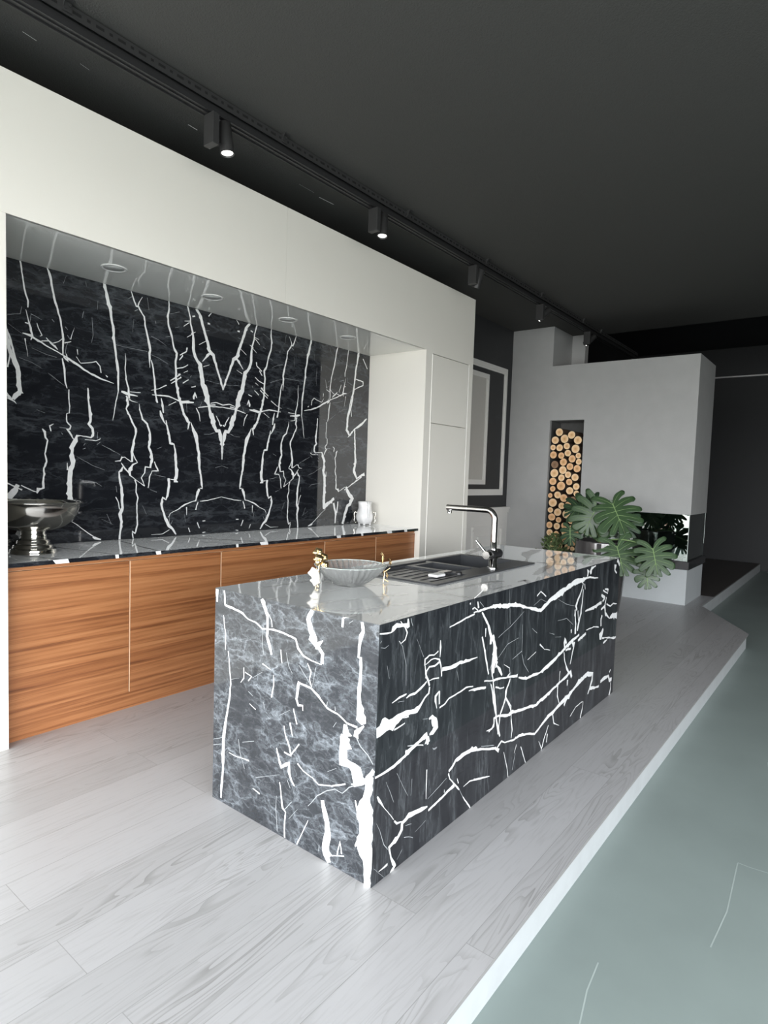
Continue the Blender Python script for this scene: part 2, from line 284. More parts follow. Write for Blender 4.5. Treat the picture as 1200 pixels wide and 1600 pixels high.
M = dict(
    epoxy=mat('green_grey_epoxy', (.30, .355, .335), .40, noise=.16, nscale=2.2),
    epoxy_mark=mat('epoxy_scuff', (.47, .54, .51), .5, noise=.1),
    oak=planks('whitewashed_oak', (.465, .458, .458), (.535, .527, .530), (.35, .345, .34), (.23, .222, .21), grain=.62),
    oakedge=mat('plank_edge_grey', (.22, .215, .21), .6, noise=.1),
    darkoak=planks('dark_oak', (.10, .088, .082), (.125, .11, .10), (.04, .036, .034), (.06, .052, .048), rough=.4),
    riser=mat('whitewashed_riser', (.43, .45, .455), .55, noise=.12, nscale=9),
    black_ceiling=mat('black_ceiling_paint', (.058, .058, .054), .8, noise=.05, nscale=60, bump=.3, bscale=140),
    black_wall=mat('charcoal_wall_paint', (.030, .031, .033), .55, noise=.12, nscale=8, bump=.15, bscale=120),
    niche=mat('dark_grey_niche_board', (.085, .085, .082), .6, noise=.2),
    dark_wall=mat('near_black_wall_paint', (.010, .011, .0125), .6, noise=.15, nscale=8, bump=.15, bscale=120),
    plaster=mat('grey_plaster', (.41, .412, .406), .75, noise=.07, nscale=7, bump=.25, bscale=170),
    plaster_pale=mat('pale_grey_plaster', (.47, .50, .51), .7, noise=.05, nscale=7),
    white=mat('white_lacquer', (.84, .815, .745), .22, noise=.015, nscale=3),
    white_gloss=mat('white_gloss_lacquer', (.90, .90, .86), .03, ior=1.75, noise=.01),
    groove=mat('groove_highlight_white', (.9, .89, .86), .4, noise=.02),
    mould=mat('white_moulding_paint', (.72, .71, .68), .45, noise=.03),
    mould_panel=mat('greige_panel_paint', (.50, .485, .45), .5, noise=.04),
    metal_black=mat('black_powder_coat', (.022, .022, .023), .42, noise=.15, nscale=40),
    strut=mat('dark_grey_powder_coat', (.034, .034, .034), .45, noise=.15, nscale=40),
    metal_slot=mat('slot_shadow_black', (.004, .004, .004), .9, noise=.1),
    lens=mat('spot_reflector', (1, .99, .95), .2, emit=1.4, noise=.02),
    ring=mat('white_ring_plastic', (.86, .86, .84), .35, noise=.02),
    diff=mat('frosted_diffuser', (.55, .56, .55), .3, noise=.02),
    vein=mat('white_quartz_vein', (.80, .81, .80), .05, ior=1.5, noise=.12, nscale=45),
    vein_faint=mat('grey_quartz_vein', (.34, .36, .37), .05, ior=1.5, noise=.3, nscale=45),
    slab=marble('black_marble_slab', (1.1, 1, 3.2), rot=(0, .35, 0), cloud=.5, grey=(.13, .145, .16), dens=.16, ior=1.65),
    m_end=marble('black_marble_end', (1, 2.6, 4.4), rot=(.30, 0, 0), cloud=.72, grey=(.30, .33, .36), dens=.16, haze=.05),  # haze mixes the end face's pale reflection into its stone colour
    m_front=marble('black_marble_front', (6.5, 1, 1.1), rot=(0, .12, 0), cloud=.45, grey=(.14, .155, .165), dens=.2),
    m_top=marble('hazed_black_marble_top', (1.6, 2, 1), cloud=.35, base=(.20, .205, .20), grey=(.29, .295, .295), dens=.16, ior=1.6),  # grazing-view haze of the black stone put into a grey base colour
    teak=wood('orange_teak_veneer', [(.30, (.125, .042, .016)), (.42, (.245, .092, .034)), (.54, (.355, .148, .058)), (.70, (.44, .205, .088))], stretch=(.30, 6, 17), scale=2.6, rough=.36, dist=.5, rot=(0, .012, 0)),
    teak_gap=mat('pale_edge_banding', (.78, .52, .33), .5, noise=.1),
    sink=mat('dark_grey_composite', (.036, .038, .042), .30, ior=1.65, noise=.25, nscale=350),
    steel=mat('brushed_steel', (.56, .55, .54), .16, metal=1, noise=.04),
    chrome=mat('bright_chrome', (.85, .85, .85), .06, metal=1, noise=.02),
    silver=mat('polished_silver', (.76, .74, .69), .13, metal=1, noise=.05, nscale=14),
    blackgloss=mat('black_sleeve', (.015, .015, .016), .35, noise=.1),
    plastic=mat('white_plastic', (.85, .85, .84), .3, noise=.02),
    crystal=crystal('clear_crystal'),
    gold=mat('gilded_metal', (.83, .62, .33), .28, metal=1, noise=.15, nscale=60),
    pearl=mat('pearl_white_enamel', (.86, .82, .74), .25, noise=.06, nscale=60),
    ceramic=mat('white_glazed_ceramic', (.86, .86, .85), .12, noise=.02),
    granite=mat('black_granite', (.018, .018, .019), .12, noise=.5, nscale=200),
    soot=mat('soot_black_steel', (.012, .013, .012), .5, noise=.3, nscale=12),
    fglass=fire_glass('tinted_fire_glass'),
    glass_hilite=mat('pale_glass_highlight', (.55, .62, .58), .2, noise=.05),  # pale opaque colour painting the bright highlight lines along glass edges
    bark=mat('brown_bark', (.085, .050, .030), .9, noise=.4, nscale=60, bump=.5, bscale=90),
    log1=log_end('pale_cut_end', (.97, .70, .42), (.90, .57, .29), (.66, .36, .15)),
    log2=log_end('honey_cut_end', (.90, .57, .31), (.80, .46, .22), (.54, .27, .10)),
    log3=log_end('weathered_cut_end', (.30, .185, .11), (.25, .15, .085), (.17, .09, .045)),
    leaf=leaf_mat('deep_green_leaf', (.026, .058, .024), (.058, .105, .044)),
    leaf2=leaf_mat('dark_green_leaf', (.026, .055, .030), (.048, .090, .045)),
    rib=mat('pale_leaf_rib', (.24, .36, .15), .45, noise=.1),
    sheath=mat('yellow_leaf_sheath', (.66, .46, .12), .5, noise=.15),
    pot=mat('smoky_glazed_pot', (.055, .052, .052), .06, ior=1.7, noise=.3, nscale=5),
    soil=mat('dark_potting_soil', (.03, .022, .016), .95, noise=.5, nscale=80, bump=.8),
    terracotta=mat('grey_pot', (.22, .22, .21), .7, noise=.15),
    bush=leaf_mat('small_green_leaf', (.050, .110, .035), (.16, .20, .07)),
    pale_rail=mat('aluminium_rail', (.55, .55, .55), .3, metal=1, noise=.1),
    grout=mat('pale_grout', (.45, .45, .44), .7, noise=.05),
)
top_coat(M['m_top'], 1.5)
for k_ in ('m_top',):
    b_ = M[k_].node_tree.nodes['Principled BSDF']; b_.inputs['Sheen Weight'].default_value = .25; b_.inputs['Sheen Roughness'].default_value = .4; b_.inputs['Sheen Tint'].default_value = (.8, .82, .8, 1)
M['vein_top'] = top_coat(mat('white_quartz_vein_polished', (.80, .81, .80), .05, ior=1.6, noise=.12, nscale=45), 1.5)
SLAB="-71,2546,11 -58,2464,10 -47,2392,12 -32,2325,12 -31,2288,8|-41,2274,4 -29,2222,9 -16,2176,17 -8,2133,18 -14,2105,9|-60,2137,6 -32,2134,13 -8,2128,20|-16,2255,5 15,2246,5 44,2233,3|-21,2202,4 -13,2256,4|-47,2199,8 -21,2197,10|74,2544,8 88,2509,18 104,2430,16 123,2351,17 145,2277,15 159,2206,14 168,2145,14 166,2051,10|161,2030,12 176,1946,16 181,1883,13 190,1855,5|-8,2125,18 42,2104,13 84,2082,11 134,2065,9 184,2042,12 230,2018,22 265,2000,19 330,1963,14 398,1943,13 483,1923,4|42,2110,6 85,2118,7 104,2108,8 139,2126,7 164,2148,6|173,2123,6 213,2140,7|18,2210,5 26,2184,7 47,2144,8 34,2136,4|68,2135,5 95,2106,9 117,2093,24 134,2076,5|244,2055,6 271,2019,7 324,2031,7 367,2045,10 391,2020,12 398,1979,10|184,2062,6 196,2018,13 167,2042,12|179,2061,6 184,2103,3 195,2133,3|-139,2225,4 -72,2243,4 -64,2285,4|-47,2109,9 -42,2072,5 -32,2008,2|-142,2144,7 -127,2099,14 -113,2038,19 -101,1991,19 -88,1955,21 -81,1913,24 -76,1859,24 -76,1793,26|-78,1995,3 -11,1979,3 41,1954,2|79,1931,2 134,1894,4 179,1866,2|299,2521,3 308,2494,3|341,2315,3 345,2250,4 348,2204,4 339,2155,2|288,2338,6 279,2295,3|178,2222,6 193,2207,4|101,2251,6 115,2237,4|250,2100,8 254,2069,4|429,1969,7 441,1958,11|210,2153,7 233,2227,2|190,2173,5 207,2150,3|-137,2177,2 -92,2149,2 -57,2129,2|-11,2061,2 68,2037,3 128,2030,3|167,2475,3 184,2524,2|377,2423,2 375,2369,2|416,2548,27 429,2491,23 448,2418,23 460,2373,23 477,2274,24 487,2166,23 504,2071,20 512,1999,20 513,1924,16 511,1875,12 495,1799,10 483,1717,8 477,1685,5|559,2130,3 564,2087,8 558,2024,11 566,1963,14 583,1909,16 584,1865,23 591,1828,11|596,2540,7 609,2506,12 633,2450,15 650,2450,15 678,2410,9 692,2394,12 698,2332,16 721,2248,21 739,2181,22 732,2160,23 733,2109,13 735,2064,4|743,2117,9 758,2074,16 770,1992,18 778,1908,19 795,1835,13|677,2519,5 650,2472,9 643,2446,11|579,2486,4 603,2504,6|623,2416,5 644,2430,6|875,2548,12 877,2487,16 867,2432,17 875,2369,19 902,2295,19 918,2232,24 941,2196,25 928,2141,21 935,2075,19 940,1982,22 956,1897,27 985,1819,27 1017,1761,29 1049,1716,27|1021,2544,15 1046,2458,16 1047,2418,20 1072,2342,25 1073,2260,33 1090,2195,37 1131,2147,47 1149,2080,50 1162,2013,56 1184,1953,59 1202,1898,43 1220,1830,29 1238,1768,52|999,2432,5 1042,2441,9|992,2393,5 1039,2430,8|1020,2322,4 1063,2354,9|1063,2476,13 1085,2484,13|1056,2352,13 1091,2373,3|1094,2540,32 1134,2491,34 1160,2414,27 1186,2337,26 1212,2265,31 1246,2236,32 1273,2163,23 1300,2096,21 1334,2007,18 1337,1990,9|1121,2290,5 1186,2330,8|1151,2174,6 1196,2224,21 1225,2246,25|1160,2138,7 1214,2160,3|1224,2539,7 1199,2509,11|1192,2457,22 1213,2457,15|1180,2401,6 1210,2407,4|1227,1880,7 1270,1892,10 1340,1878,11|1120,1837,7 1211,1856,10 1340,1860,10|1219,1865,10 1270,1872,13|935,2089,9 988,2104,10 1031,2131,8|997,2071,5 1032,2087,9|891,1999,8 970,2054,13|898,1980,9 978,2035,12|990,1996,11 1037,2026,9|1052,2046,6 1060,2060,6|1061,1975,9 1097,1987,11|1082,1892,18 1090,1941,24 1107,1905,10|1104,1832,11 1125,1799,15 1138,1738,7|964,2187,8 1018,2223,12 1021,2251,16|961,2153,8 987,2191,13|951,2051,7 970,2057,10|745,1914,3 803,1931,6 861,1965,13|534,1881,16 567,1872,27 601,1867,16 648,1863,7|594,1885,5 669,1888,8|753,1886,8 818,1888,16 881,1888,18 938,1875,9 984,1865,21 1039,1866,24 1083,1868,8|878,1825,4 938,1858,8|567,1854,14 604,1827,8 648,1819,2|1136,1842,5 1152,1886,3|1023,1857,4 1028,1790,3|711,2525,6 726,2446,3|493,2173,3 578,2170,4 715,2170,5|736,2154,3 801,2139,4 874,2112,3|742,2277,4 799,2262,4 858,2234,3|617,2365,2 611,2276,3|885,2456,4 960,2486,3|850,2292,3 887,2302,5|924,2369,3 958,2383,4|773,2386,4 777,2368,6|1182,2043,3 1337,2029,3|682,1922,2 614,1910,2|200,1849,8 199,1797,10 204,1751,8 201,1704,7|197,1706,7 187,1699,8 187,1650,12 210,1628,13 204,1610,13 190,1606,17 213,1570,16 230,1547,8|145,1614,5 184,1612,6|316,1873,9 319,1799,16 328,1728,21 331,1668,24 319,1648,28 343,1621,23 348,1579,17 335,1566,12 272,1573,8 248,1572,23 241,1542,34 222,1511,34 219,1446,35 225,1399,38 210,1357,46 205,1304,50 205,1227,49 205,1167,46 206,1108,49 209,1060,33|190,1401,7 191,1357,14|298,1551,5 368,1547,7 393,1558,8 397,1566,5|379,1603,3 377,1563,6|289,1514,6 301,1528,3|284,1491,4 301,1499,6|374,1523,5 396,1539,5|406,1525,3 489,1483,4|46,1598,7 62,1582,20 65,1548,13 78,1532,15 70,1486,14 61,1451,10 70,1405,14 56,1365,14 52,1296,16 53,1247,18 40,1241,11 24,1239,28 16,1215,11|94,1587,8 88,1618,15 111,1632,4|-71,1261,6 -3,1227,9 18,1221,6|-86,1264,31 -107,1222,34 -137,1175,21|-76,1802,22 -97,1767,20 -107,1752,12|-142,1759,6 -104,1744,12 -92,1730,3|184,1061,5 249,1016,5 309,971,6 352,938,7|349,935,12 364,925,24 402,913,10|14,1708,2 62,1693,3|439,1077,4 472,1013,4|407,1047,2 485,1006,2|248,1442,2 344,1391,4 425,1363,2|266,1299,3 369,1282,4 407,1258,2|156,1583,6 164,1572,4|571,1856,14 581,1798,20 571,1771,11 591,1729,15 609,1687,19 633,1644,19 636,1606,20 620,1535,23 610,1489,24 611,1422,15|537,1448,9 560,1452,8 607,1422,9|494,1422,3 530,1426,9 543,1454,10|625,1468,7 634,1446,11 652,1419,9 617,1406,16 594,1374,31 599,1329,14|536,1413,7 564,1373,15 598,1339,17|601,1329,11 646,1297,5 705,1262,8|547,1388,13 537,1363,26 521,1353,17 528,1302,17 538,1252,25 538,1201,24 545,1156,24 549,1118,24 532,1074,27 539,1023,24 532,959,23 528,902,21|502,1261,5 508,1220,4|500,1189,9 519,1150,7 526,1106,11|632,1304,15 643,1272,14 643,1220,15 657,1181,14 647,1142,12 651,1051,15 652,998,20 638,940,14 617,954,14 623,902,12|659,1813,4 666,1775,14 687,1713,17 719,1683,21 738,1626,20 742,1561,24 731,1528,24 749,1496,32 757,1444,32 747,1417,17 743,1386,16|775,1430,6 790,1392,12 805,1367,14 758,1365,7 740,1325,11 730,1249,9|740,1389,8 708,1393,14 705,1351,10 680,1317,8 705,1262,6|822,1870,6 833,1819,18 840,1770,12|815,1784,12 823,1752,30 842,1714,18 857,1692,7|862,1722,9 872,1663,18 888,1617,20 896,1564,20 926,1559,18 938,1505,26 943,1451,29 948,1397,28 952,1342,34 941,1301,34 961,1294,6|899,1311,5 941,1305,10|888,1317,24 888,1260,26 878,1206,23 867,1165,18 840,1182,24 830,1139,25 845,1091,21 864,1036,28 892,981,26 919,959,24 950,916,13|993,1782,14 1025,1744,31 1045,1718,21 1034,1672,8|1061,1723,6 1082,1666,29 1103,1625,41 1112,1584,29 1129,1515,33 1138,1445,30 1139,1388,23 1153,1332,20 1164,1245,22 1142,1250,7|1138,1243,21 1122,1204,21 1110,1155,11 1094,1152,4|1131,1147,8 1111,1088,15|887,1042,6 902,1069,7 963,1095,7 1018,1128,15 1098,1155,9|1147,1151,6 1215,1157,10 1327,1181,7 1343,1183,6|894,1062,5 895,1001,4|903,987,6 922,1017,5|755,924,2 843,925,6 896,953,7|1034,1111,16 1036,1051,4|1015,1059,4 1027,1002,3|1052,959,11 1067,927,8|1125,995,11 1146,951,11|1171,1002,9 1196,1003,7|1172,917,10 1197,919,7|1256,1729,48 1282,1681,38 1308,1679,43 1329,1626,53 1335,1554,25 1336,1467,4|1233,1805,51 1257,1729,48|1279,1792,9 1307,1748,14 1321,1720,15 1332,1728,18|1172,1648,4 1223,1651,4 1265,1665,6|1279,1403,3 1338,1419,4|793,1518,3 829,1533,5|689,1128,3 718,1068,3|780,1339,3 861,1324,4|745,1239,3 796,1219,4|452,1506,3 530,1466,3|-211,2543,29 -181,2356,27 -158,2177,29 -124,2011,30 -87,1926,32 -82,1804,33 -117,1753,16 -185,1812,21 -289,1876,31 -362,1931,14|-185,1812,27 -202,1663,29 -210,1498,42 -193,1407,50 -238,1346,20 -355,1390,43|-185,2289,12 -291,2276,17 -293,2242,13 -168,2189,13|-85,1262,34 -140,1193,49 -194,1151,59 -124,1083,52 -76,988,49 -55,913,41|212,1077,45 165,1102,45 71,1154,36|79,1114,27 45,1006,30 51,925,14|20,1126,20 30,1019,18|-66,1234,13 -313,1361,17|-281,2494,11 -350,2409,9|-124,2024,12 -138,1931,8"
ENDV="865,895,20 865,842,12|817,896,12 810,838,12 762,833,12 695,820,14 662,804,9 617,798,8 577,781,8 513,790,9 446,786,9 390,777,11 377,746,16 349,724,10 302,714,6 257,711,5|819,793,5 807,726,9 802,652,6|786,649,5 774,571,8 766,517,12 771,453,16 786,386,18 800,331,22 806,282,22|806,286,23 808,189,23 808,118,21 813,65,15 816,16,13|585,897,19 568,871,23 548,833,17 547,793,17 550,757,19 534,719,18 522,690,12|549,851,5 526,825,7 520,798,9|313,901,26 330,860,35 314,824,39 297,784,46 282,771,35 253,798,6|289,769,25 271,768,24 253,750,27 255,714,24|161,895,15 161,863,13|161,895,7 104,922,4|133,881,3 115,895,4|73,897,19 67,865,22 80,827,19 86,774,15 75,774,15 73,726,13 78,679,17 81,637,27 75,597,35 63,569,42 53,551,24|368,622,17 375,589,16 378,554,15 369,534,14 346,538,11 345,518,4|368,616,9 306,614,11 268,594,13 223,562,10 172,554,8 130,534,9 82,532,12|328,700,4 308,672,9 315,643,6 303,618,6|371,683,3 330,645,6 303,618,6|299,624,3 283,694,4|469,721,8 461,671,8|440,716,4 426,668,6 405,644,4|393,514,7 375,459,10|411,455,9 395,408,10|443,434,7 433,397,7|507,614,4 506,574,6 517,524,8|684,604,6 683,561,8 701,538,4|675,588,6 633,579,7 655,556,6|644,467,5 607,453,7|564,494,5 554,473,5|654,513,4 626,502,4|633,573,3 572,611,3|573,782,3 575,729,4 565,681,4|226,561,6 223,584,4|187,577,4 185,561,5|573,644,8 525,631,4|192,501,4 178,523,4|711,555,2 768,535,2|469,467,3 412,503,3|136,527,21 135,501,36 128,485,59|53,546,8 88,515,28 91,496,40|135,486,62 143,441,46 138,395,60 110,393,41 83,381,80 75,347,64 35,356,19 4,408,22|87,500,6 66,470,6 32,450,6 9,426,4|20,382,40 21,340,46 29,295,59 38,256,82 36,204,82 37,151,85 32,111,73 20,69,48 19,32,40 16,-3,36|82,276,7 70,233,15|76,114,6 60,142,23|101,325,8 68,339,5|236,219,18 223,185,35 207,147,37 206,109,38 215,66,43 214,28,49 195,3,28|247,25,4 245,49,4|433,397,10 412,363,12 403,331,10 439,334,10|407,330,7 360,388,6|481,336,9 472,309,16 454,268,17 410,300,19 412,265,16 395,236,14 379,222,9|420,233,5 402,205,5|366,312,8 334,294,6 287,285,6 256,270,7 191,290,7 128,318,7|460,208,6 450,158,10 441,115,12 424,103,12 428,49,10 426,3,11|428,114,5 393,156,6|306,171,5 262,226,6 219,261,6 176,282,6 141,279,5 111,311,5 74,334,4|359,4,7 333,58,6 304,118,3|769,227,4 711,227,5 641,234,7|709,302,5 698,250,5 668,191,5|912,238,6 815,277,4|872,227,6 810,250,3|615,129,4 574,122,8|475,149,4 478,89,5 467,10,4|185,35,7 125,60,5|157,50,7 145,107,2 136,61,8|685,297,3 612,322,4|599,178,3 461,239,2|214,332,3 172,359,3|406,84,3 360,139,3"
FRONTV="2,869,9 43,862,10 66,861,7 77,872,24 95,881,18 132,875,13 164,869,19|115,892,4 145,867,8 159,845,10 148,821,9 123,813,4 111,824,3|159,894,10 167,863,26|178,893,6 190,864,4|10,823,2 33,816,4 53,821,3|7,838,3 15,844,3|274,701,7 276,724,10 303,732,7 335,727,7 364,735,7|280,703,4 315,714,6 344,713,6 374,701,11 387,675,12 393,632,9|284,651,7 289,677,9 306,688,9 345,684,11 374,694,15|277,700,6 283,667,11 299,639,15 311,616,11|309,636,4 334,638,7 375,632,7|376,776,3 378,747,14 377,710,6|82,615,4 122,621,10 166,625,9|166,609,5 185,615,10 218,614,13 251,621,12 292,637,9|116,608,2 154,603,3|2,533,53 37,536,61 71,544,51 107,548,45 151,554,38 196,550,27 236,544,27 262,561,20 282,577,17 309,588,12 313,611,9|100,516,8 162,520,5|151,542,3 184,538,7|395,656,25 438,653,23 493,648,22 525,654,18 584,647,15 667,646,4|382,577,6 357,563,16 355,547,15 368,514,4|382,577,11 386,526,9|387,511,9 424,515,10 454,530,10 534,532,10 584,538,9 641,528,5|607,519,4 665,511,12 753,494,13|437,814,6 512,822,11 561,829,9 629,833,10|620,841,8 691,841,15 746,841,17 853,837,19|609,858,10 626,862,6 654,847,8|651,883,13 658,855,16|669,880,4 703,855,4|590,887,17 591,878,4|691,832,10 727,794,15 764,746,22 782,710,33 780,678,24|730,757,12 729,720,8|701,726,11 723,675,13 748,610,17 772,548,12|813,680,10 821,650,45 810,615,41 798,580,20 808,530,12|847,588,23 834,562,13|780,565,6 807,597,6|736,527,10 795,514,7 885,499,8|808,530,8 822,484,10 837,427,19 851,384,13 867,321,8 889,246,15|786,507,5 824,454,6|316,489,7 337,492,16 353,469,42 366,444,48 345,432,30 323,429,10|273,500,2 308,493,4|308,436,21 271,426,21 224,413,20 172,406,23|305,431,14 314,407,22 315,391,14|183,431,2 237,419,5 286,398,5|349,367,3 361,356,3 377,357,4|733,242,3 842,210,5|564,262,12 633,256,22 697,241,16 793,210,11 874,189,15|776,294,5 825,291,12 843,309,13 840,334,16 891,329,10|113,820,2 133,801,4 156,728,4 161,655,3|219,811,2 265,735,3|48,753,2 63,706,2|522,583,2 503,627,3|2,381,11 56,381,12 107,385,16 172,400,17 237,417,17 298,427,17|175,419,4 172,392,7|184,429,2 230,417,5 283,400,7|313,422,15 314,399,31|353,361,6 379,359,4|107,-5,21 131,12,22 107,54,11 93,92,11|90,97,15 114,105,19 145,110,17 166,128,20 168,151,21 206,157,23 247,154,28 288,150,26 328,146,9|336,126,15 383,131,20 428,138,14 467,146,16 522,155,22|473,220,15 483,194,7 513,165,9 549,133,11 562,119,7|473,229,20 500,236,19 523,254,22 581,258,25 651,252,23 697,241,23|706,235,10 844,192,11|541,172,4 552,148,7|596,117,4 644,121,9 717,102,9 820,75,5|595,74,6 633,30,12 658,-1,13|562,119,3 595,74,5|329,175,3 394,190,5 458,206,4|314,294,5 314,247,7 318,179,3|17,311,7 29,293,12 57,257,3 115,188,3|119,182,9 135,165,13 167,159,3|188,134,3 225,125,4|181,93,4 211,81,5 239,64,3|18,217,2 38,182,4 64,121,6 87,93,3|9,63,2 71,-1,2|39,38,3 87,39,13|446,165,4 447,152,7|125,352,2 152,310,3 195,242,2|215,234,2 218,296,4|64,344,2 112,253,3|143,28,2 173,53,3|251,81,2 320,95,3|784,844,18 923,823,24 956,823,24 1049,806,19 1175,773,16 1295,746,27 1374,771,35 1502,794,39 1653,819,47 1784,835,38 1943,835,20 2118,813,7|1933,843,26 1946,878,45|1977,855,41 2010,888,30|2010,884,27 2066,892,11|1240,824,14 1284,842,8 1349,806,10|1206,782,4 1289,802,4 1374,774,3|1874,811,9 1845,766,16 1800,721,24 1778,693,32 1791,665,14|1876,775,11 1872,704,18 1855,642,22 1828,582,25 1816,545,15|1764,676,17 1784,590,25 1784,532,32|1893,805,9 1907,771,7|1808,662,11 1825,602,9|815,507,19 867,506,12 956,489,14 1061,469,16|1074,460,13 1162,433,17 1239,431,19 1319,423,16 1416,432,30 1500,451,27 1589,471,28 1713,498,29 1846,517,20|1833,485,21 1956,503,21|1962,522,9 2086,520,10 2178,503,9|1926,641,11 2067,639,23 2205,649,32|2197,699,23 2264,672,38 2225,653,20|2255,726,10 2320,717,25 2314,690,10 2224,723,17|2303,627,13 2383,601,12 2437,611,14 2508,600,7|2296,671,13 2273,617,25 2202,607,16|2273,617,30 2291,572,28 2375,522,13 2440,533,40 2534,518,58 2594,516,76|2229,568,26 2212,543,30 2219,499,26|2223,414,44 2229,441,65 2264,477,26|2253,419,15 2397,394,12 2478,375,19 2585,365,18|2280,381,17 2354,388,11|2471,874,23 2480,888,32 2521,855,30 2580,852,14|2439,863,51 2433,827,27 2472,801,20|1636,474,13 1628,531,33 1656,501,21|1652,467,19 1727,461,13|1629,463,16 1643,416,16 1683,357,19 1721,323,15|1781,488,25 1756,429,21 1731,371,11|1720,570,24 1723,550,14|1747,495,48 1767,472,32|1736,332,34 1759,288,31|1701,290,24 1702,258,14|851,338,10 917,323,13 997,302,16 1013,308,21 1128,288,15 1291,263,20 1351,273,25 1448,284,24 1565,302,19 1657,310,23 1736,328,28|1435,154,24 1536,166,23 1673,189,34 1688,201,31|1670,152,24 1706,186,37 1803,212,29 1923,234,43 2013,245,36 2112,228,37 2108,187,30 2075,147,21|2042,118,20 2075,147,29 2188,121,21 2240,115,26|2268,137,25 2352,141,34 2418,135,19 2447,99,31 2492,99,29|2472,81,15 2480,34,20 2453,-4,34|2437,157,19 2457,171,12|1773,61,9 1854,93,8 1961,96,9|1938,1,20 1966,61,16 1971,93,8|796,714,20 816,661,42 825,619,54 818,581,44 817,541,22|839,576,5 874,542,23 899,511,14|844,474,11 882,456,8 926,450,9|916,558,3 974,529,6 982,501,8 955,492,9|985,474,11 955,440,13 948,400,14 910,338,12|948,395,8 992,346,11 1013,308,9|820,445,11 834,411,24 855,349,13|849,694,4 966,723,5 1101,769,4|858,602,4 940,646,6 1054,652,4|999,563,4 1097,581,6|1302,572,10 1361,534,4 1434,516,5|1165,523,4 1259,542,7|1512,769,3 1617,729,4 1761,695,3|1519,654,3 1645,645,5 1741,594,6|1099,565,6 1123,511,6 1184,458,4|1415,608,2 1483,589,4|1493,572,3 1578,556,4|1199,671,3 1261,637,5|1587,367,10 1580,301,8|1558,295,8 1566,231,13 1595,186,8|986,469,5 975,524,5|1098,570,5 1089,712,4|938,892,3 959,735,5|725,233,12 864,188,11 902,162,22|870,178,8 904,191,17 924,200,14 957,183,10 1057,165,13 1114,165,17 1199,145,11 1289,117,17 1339,128,21 1443,152,24 1540,164,22 1670,189,29|836,331,12 881,332,12 978,303,15 1009,311,20 1112,294,16 1285,266,15|841,329,15 842,295,15 796,285,9|738,238,2 852,206,5|796,495,10 826,439,20 851,384,17 861,323,15 882,268,19 906,230,16|983,467,10 944,427,14 943,383,14 901,336,13 891,280,11 900,242,7|947,402,7 1007,340,9 1014,267,12 1029,221,11 1022,182,7|951,140,4 991,55,7 1008,0,8|1064,96,5 1084,131,10|1132,104,7 1197,1,7|1381,-4,12 1414,53,13 1463,106,9|1347,58,5 1386,6,8|1513,154,12 1534,95,10 1612,60,4|680,114,10 736,99,11 825,75,4|647,511,14 749,494,15|1050,18,6 1076,91,6|1566,303,9 1567,238,14 1595,189,9|1446,20,9 1454,63,15"
TOPV="-16,553,32 104,546,31 216,540,29 322,521,31 490,477,29 576,457,22|125,751,19 225,742,24 363,733,31 403,728,22|1,360,34 164,354,25 277,317,27 391,291,29 427,273,18|27,296,20 72,234,20 103,185,20 169,182,23 262,155,27 418,118,33|103,185,18 42,149,23 -22,141,28|52,17,20 163,33,30 274,42,33 318,41,35|34,17,12 82,-13,20|418,257,21 491,239,30|27,640,5 153,779,5 177,812,8|239,675,6 380,808,11|-154,547,12 -27,644,16|111,159,13 87,106,15|591,443,22 655,358,26|613,940,16 417,870,18|239,51,39 319,58,43 435,36,47 555,-7,35|552,220,31 654,196,37 823,169,40 1013,153,40 1098,110,31|602,254,33 616,134,36 619,5,30|341,125,20 436,104,24 525,68,18|631,-5,16 820,57,19 976,123,12|2472,537,107 2178,503,109 1974,395,17 1810,331,27|2399,330,76 2163,296,70 1966,204,64 1622,135,58 1401,89,41|1865,286,49 1871,142,64 1893,53,47|2461,169,59 2259,167,111 2039,97,28|2445,-13,49 2270,56,71 2034,8,60|1854,754,42 2191,849,69|1129,50,25 1206,48,49 1124,-9,24|1224,-1,16 1368,44,21|871,39,21 1025,36,19"
LOGS="1908,2013,51 1960,1911,50 1842,1930,55 1743,1976,50 1656,1908,53 1997,1817,38 1893,1813,46 1796,1834,43 1689,1800,55 1975,1720,48 1872,1712,43 1783,1743,44 1650,1713,37 1726,1674,48 1957,1594,51 1831,1627,49 1636,1635,39 1746,1572,46 1841,1525,53 1648,1548,48 1952,1479,56 1761,1467,43 1854,1427,45 1667,1436,48 1963,1379,50 1749,1374,43 1850,1320,58 1646,1319,44 1967,1278,38 1733,1262,49 1647,1229,40 1987,1190,32 1896,1200,48 1804,1165,52 1953,1097,57 1692,1145,43 1833,1060,45 1746,1083,40 1976,1000,38 1881,977,51 1766,956,55 1955,910,50 1857,878,38 1667,1008,35 1692,882,46 1977,803,44 1888,792,45 1788,806,42 1614,921,37 1971,705,44 1877,692,38 1780,715,40 1687,780,43 1608,809,34 1603,713,40 1688,683,40 1954,613,41 1861,616,41 1767,630,42 1654,595,40 1934,528,42 1839,537,43 1726,537,37 1658,518,31"

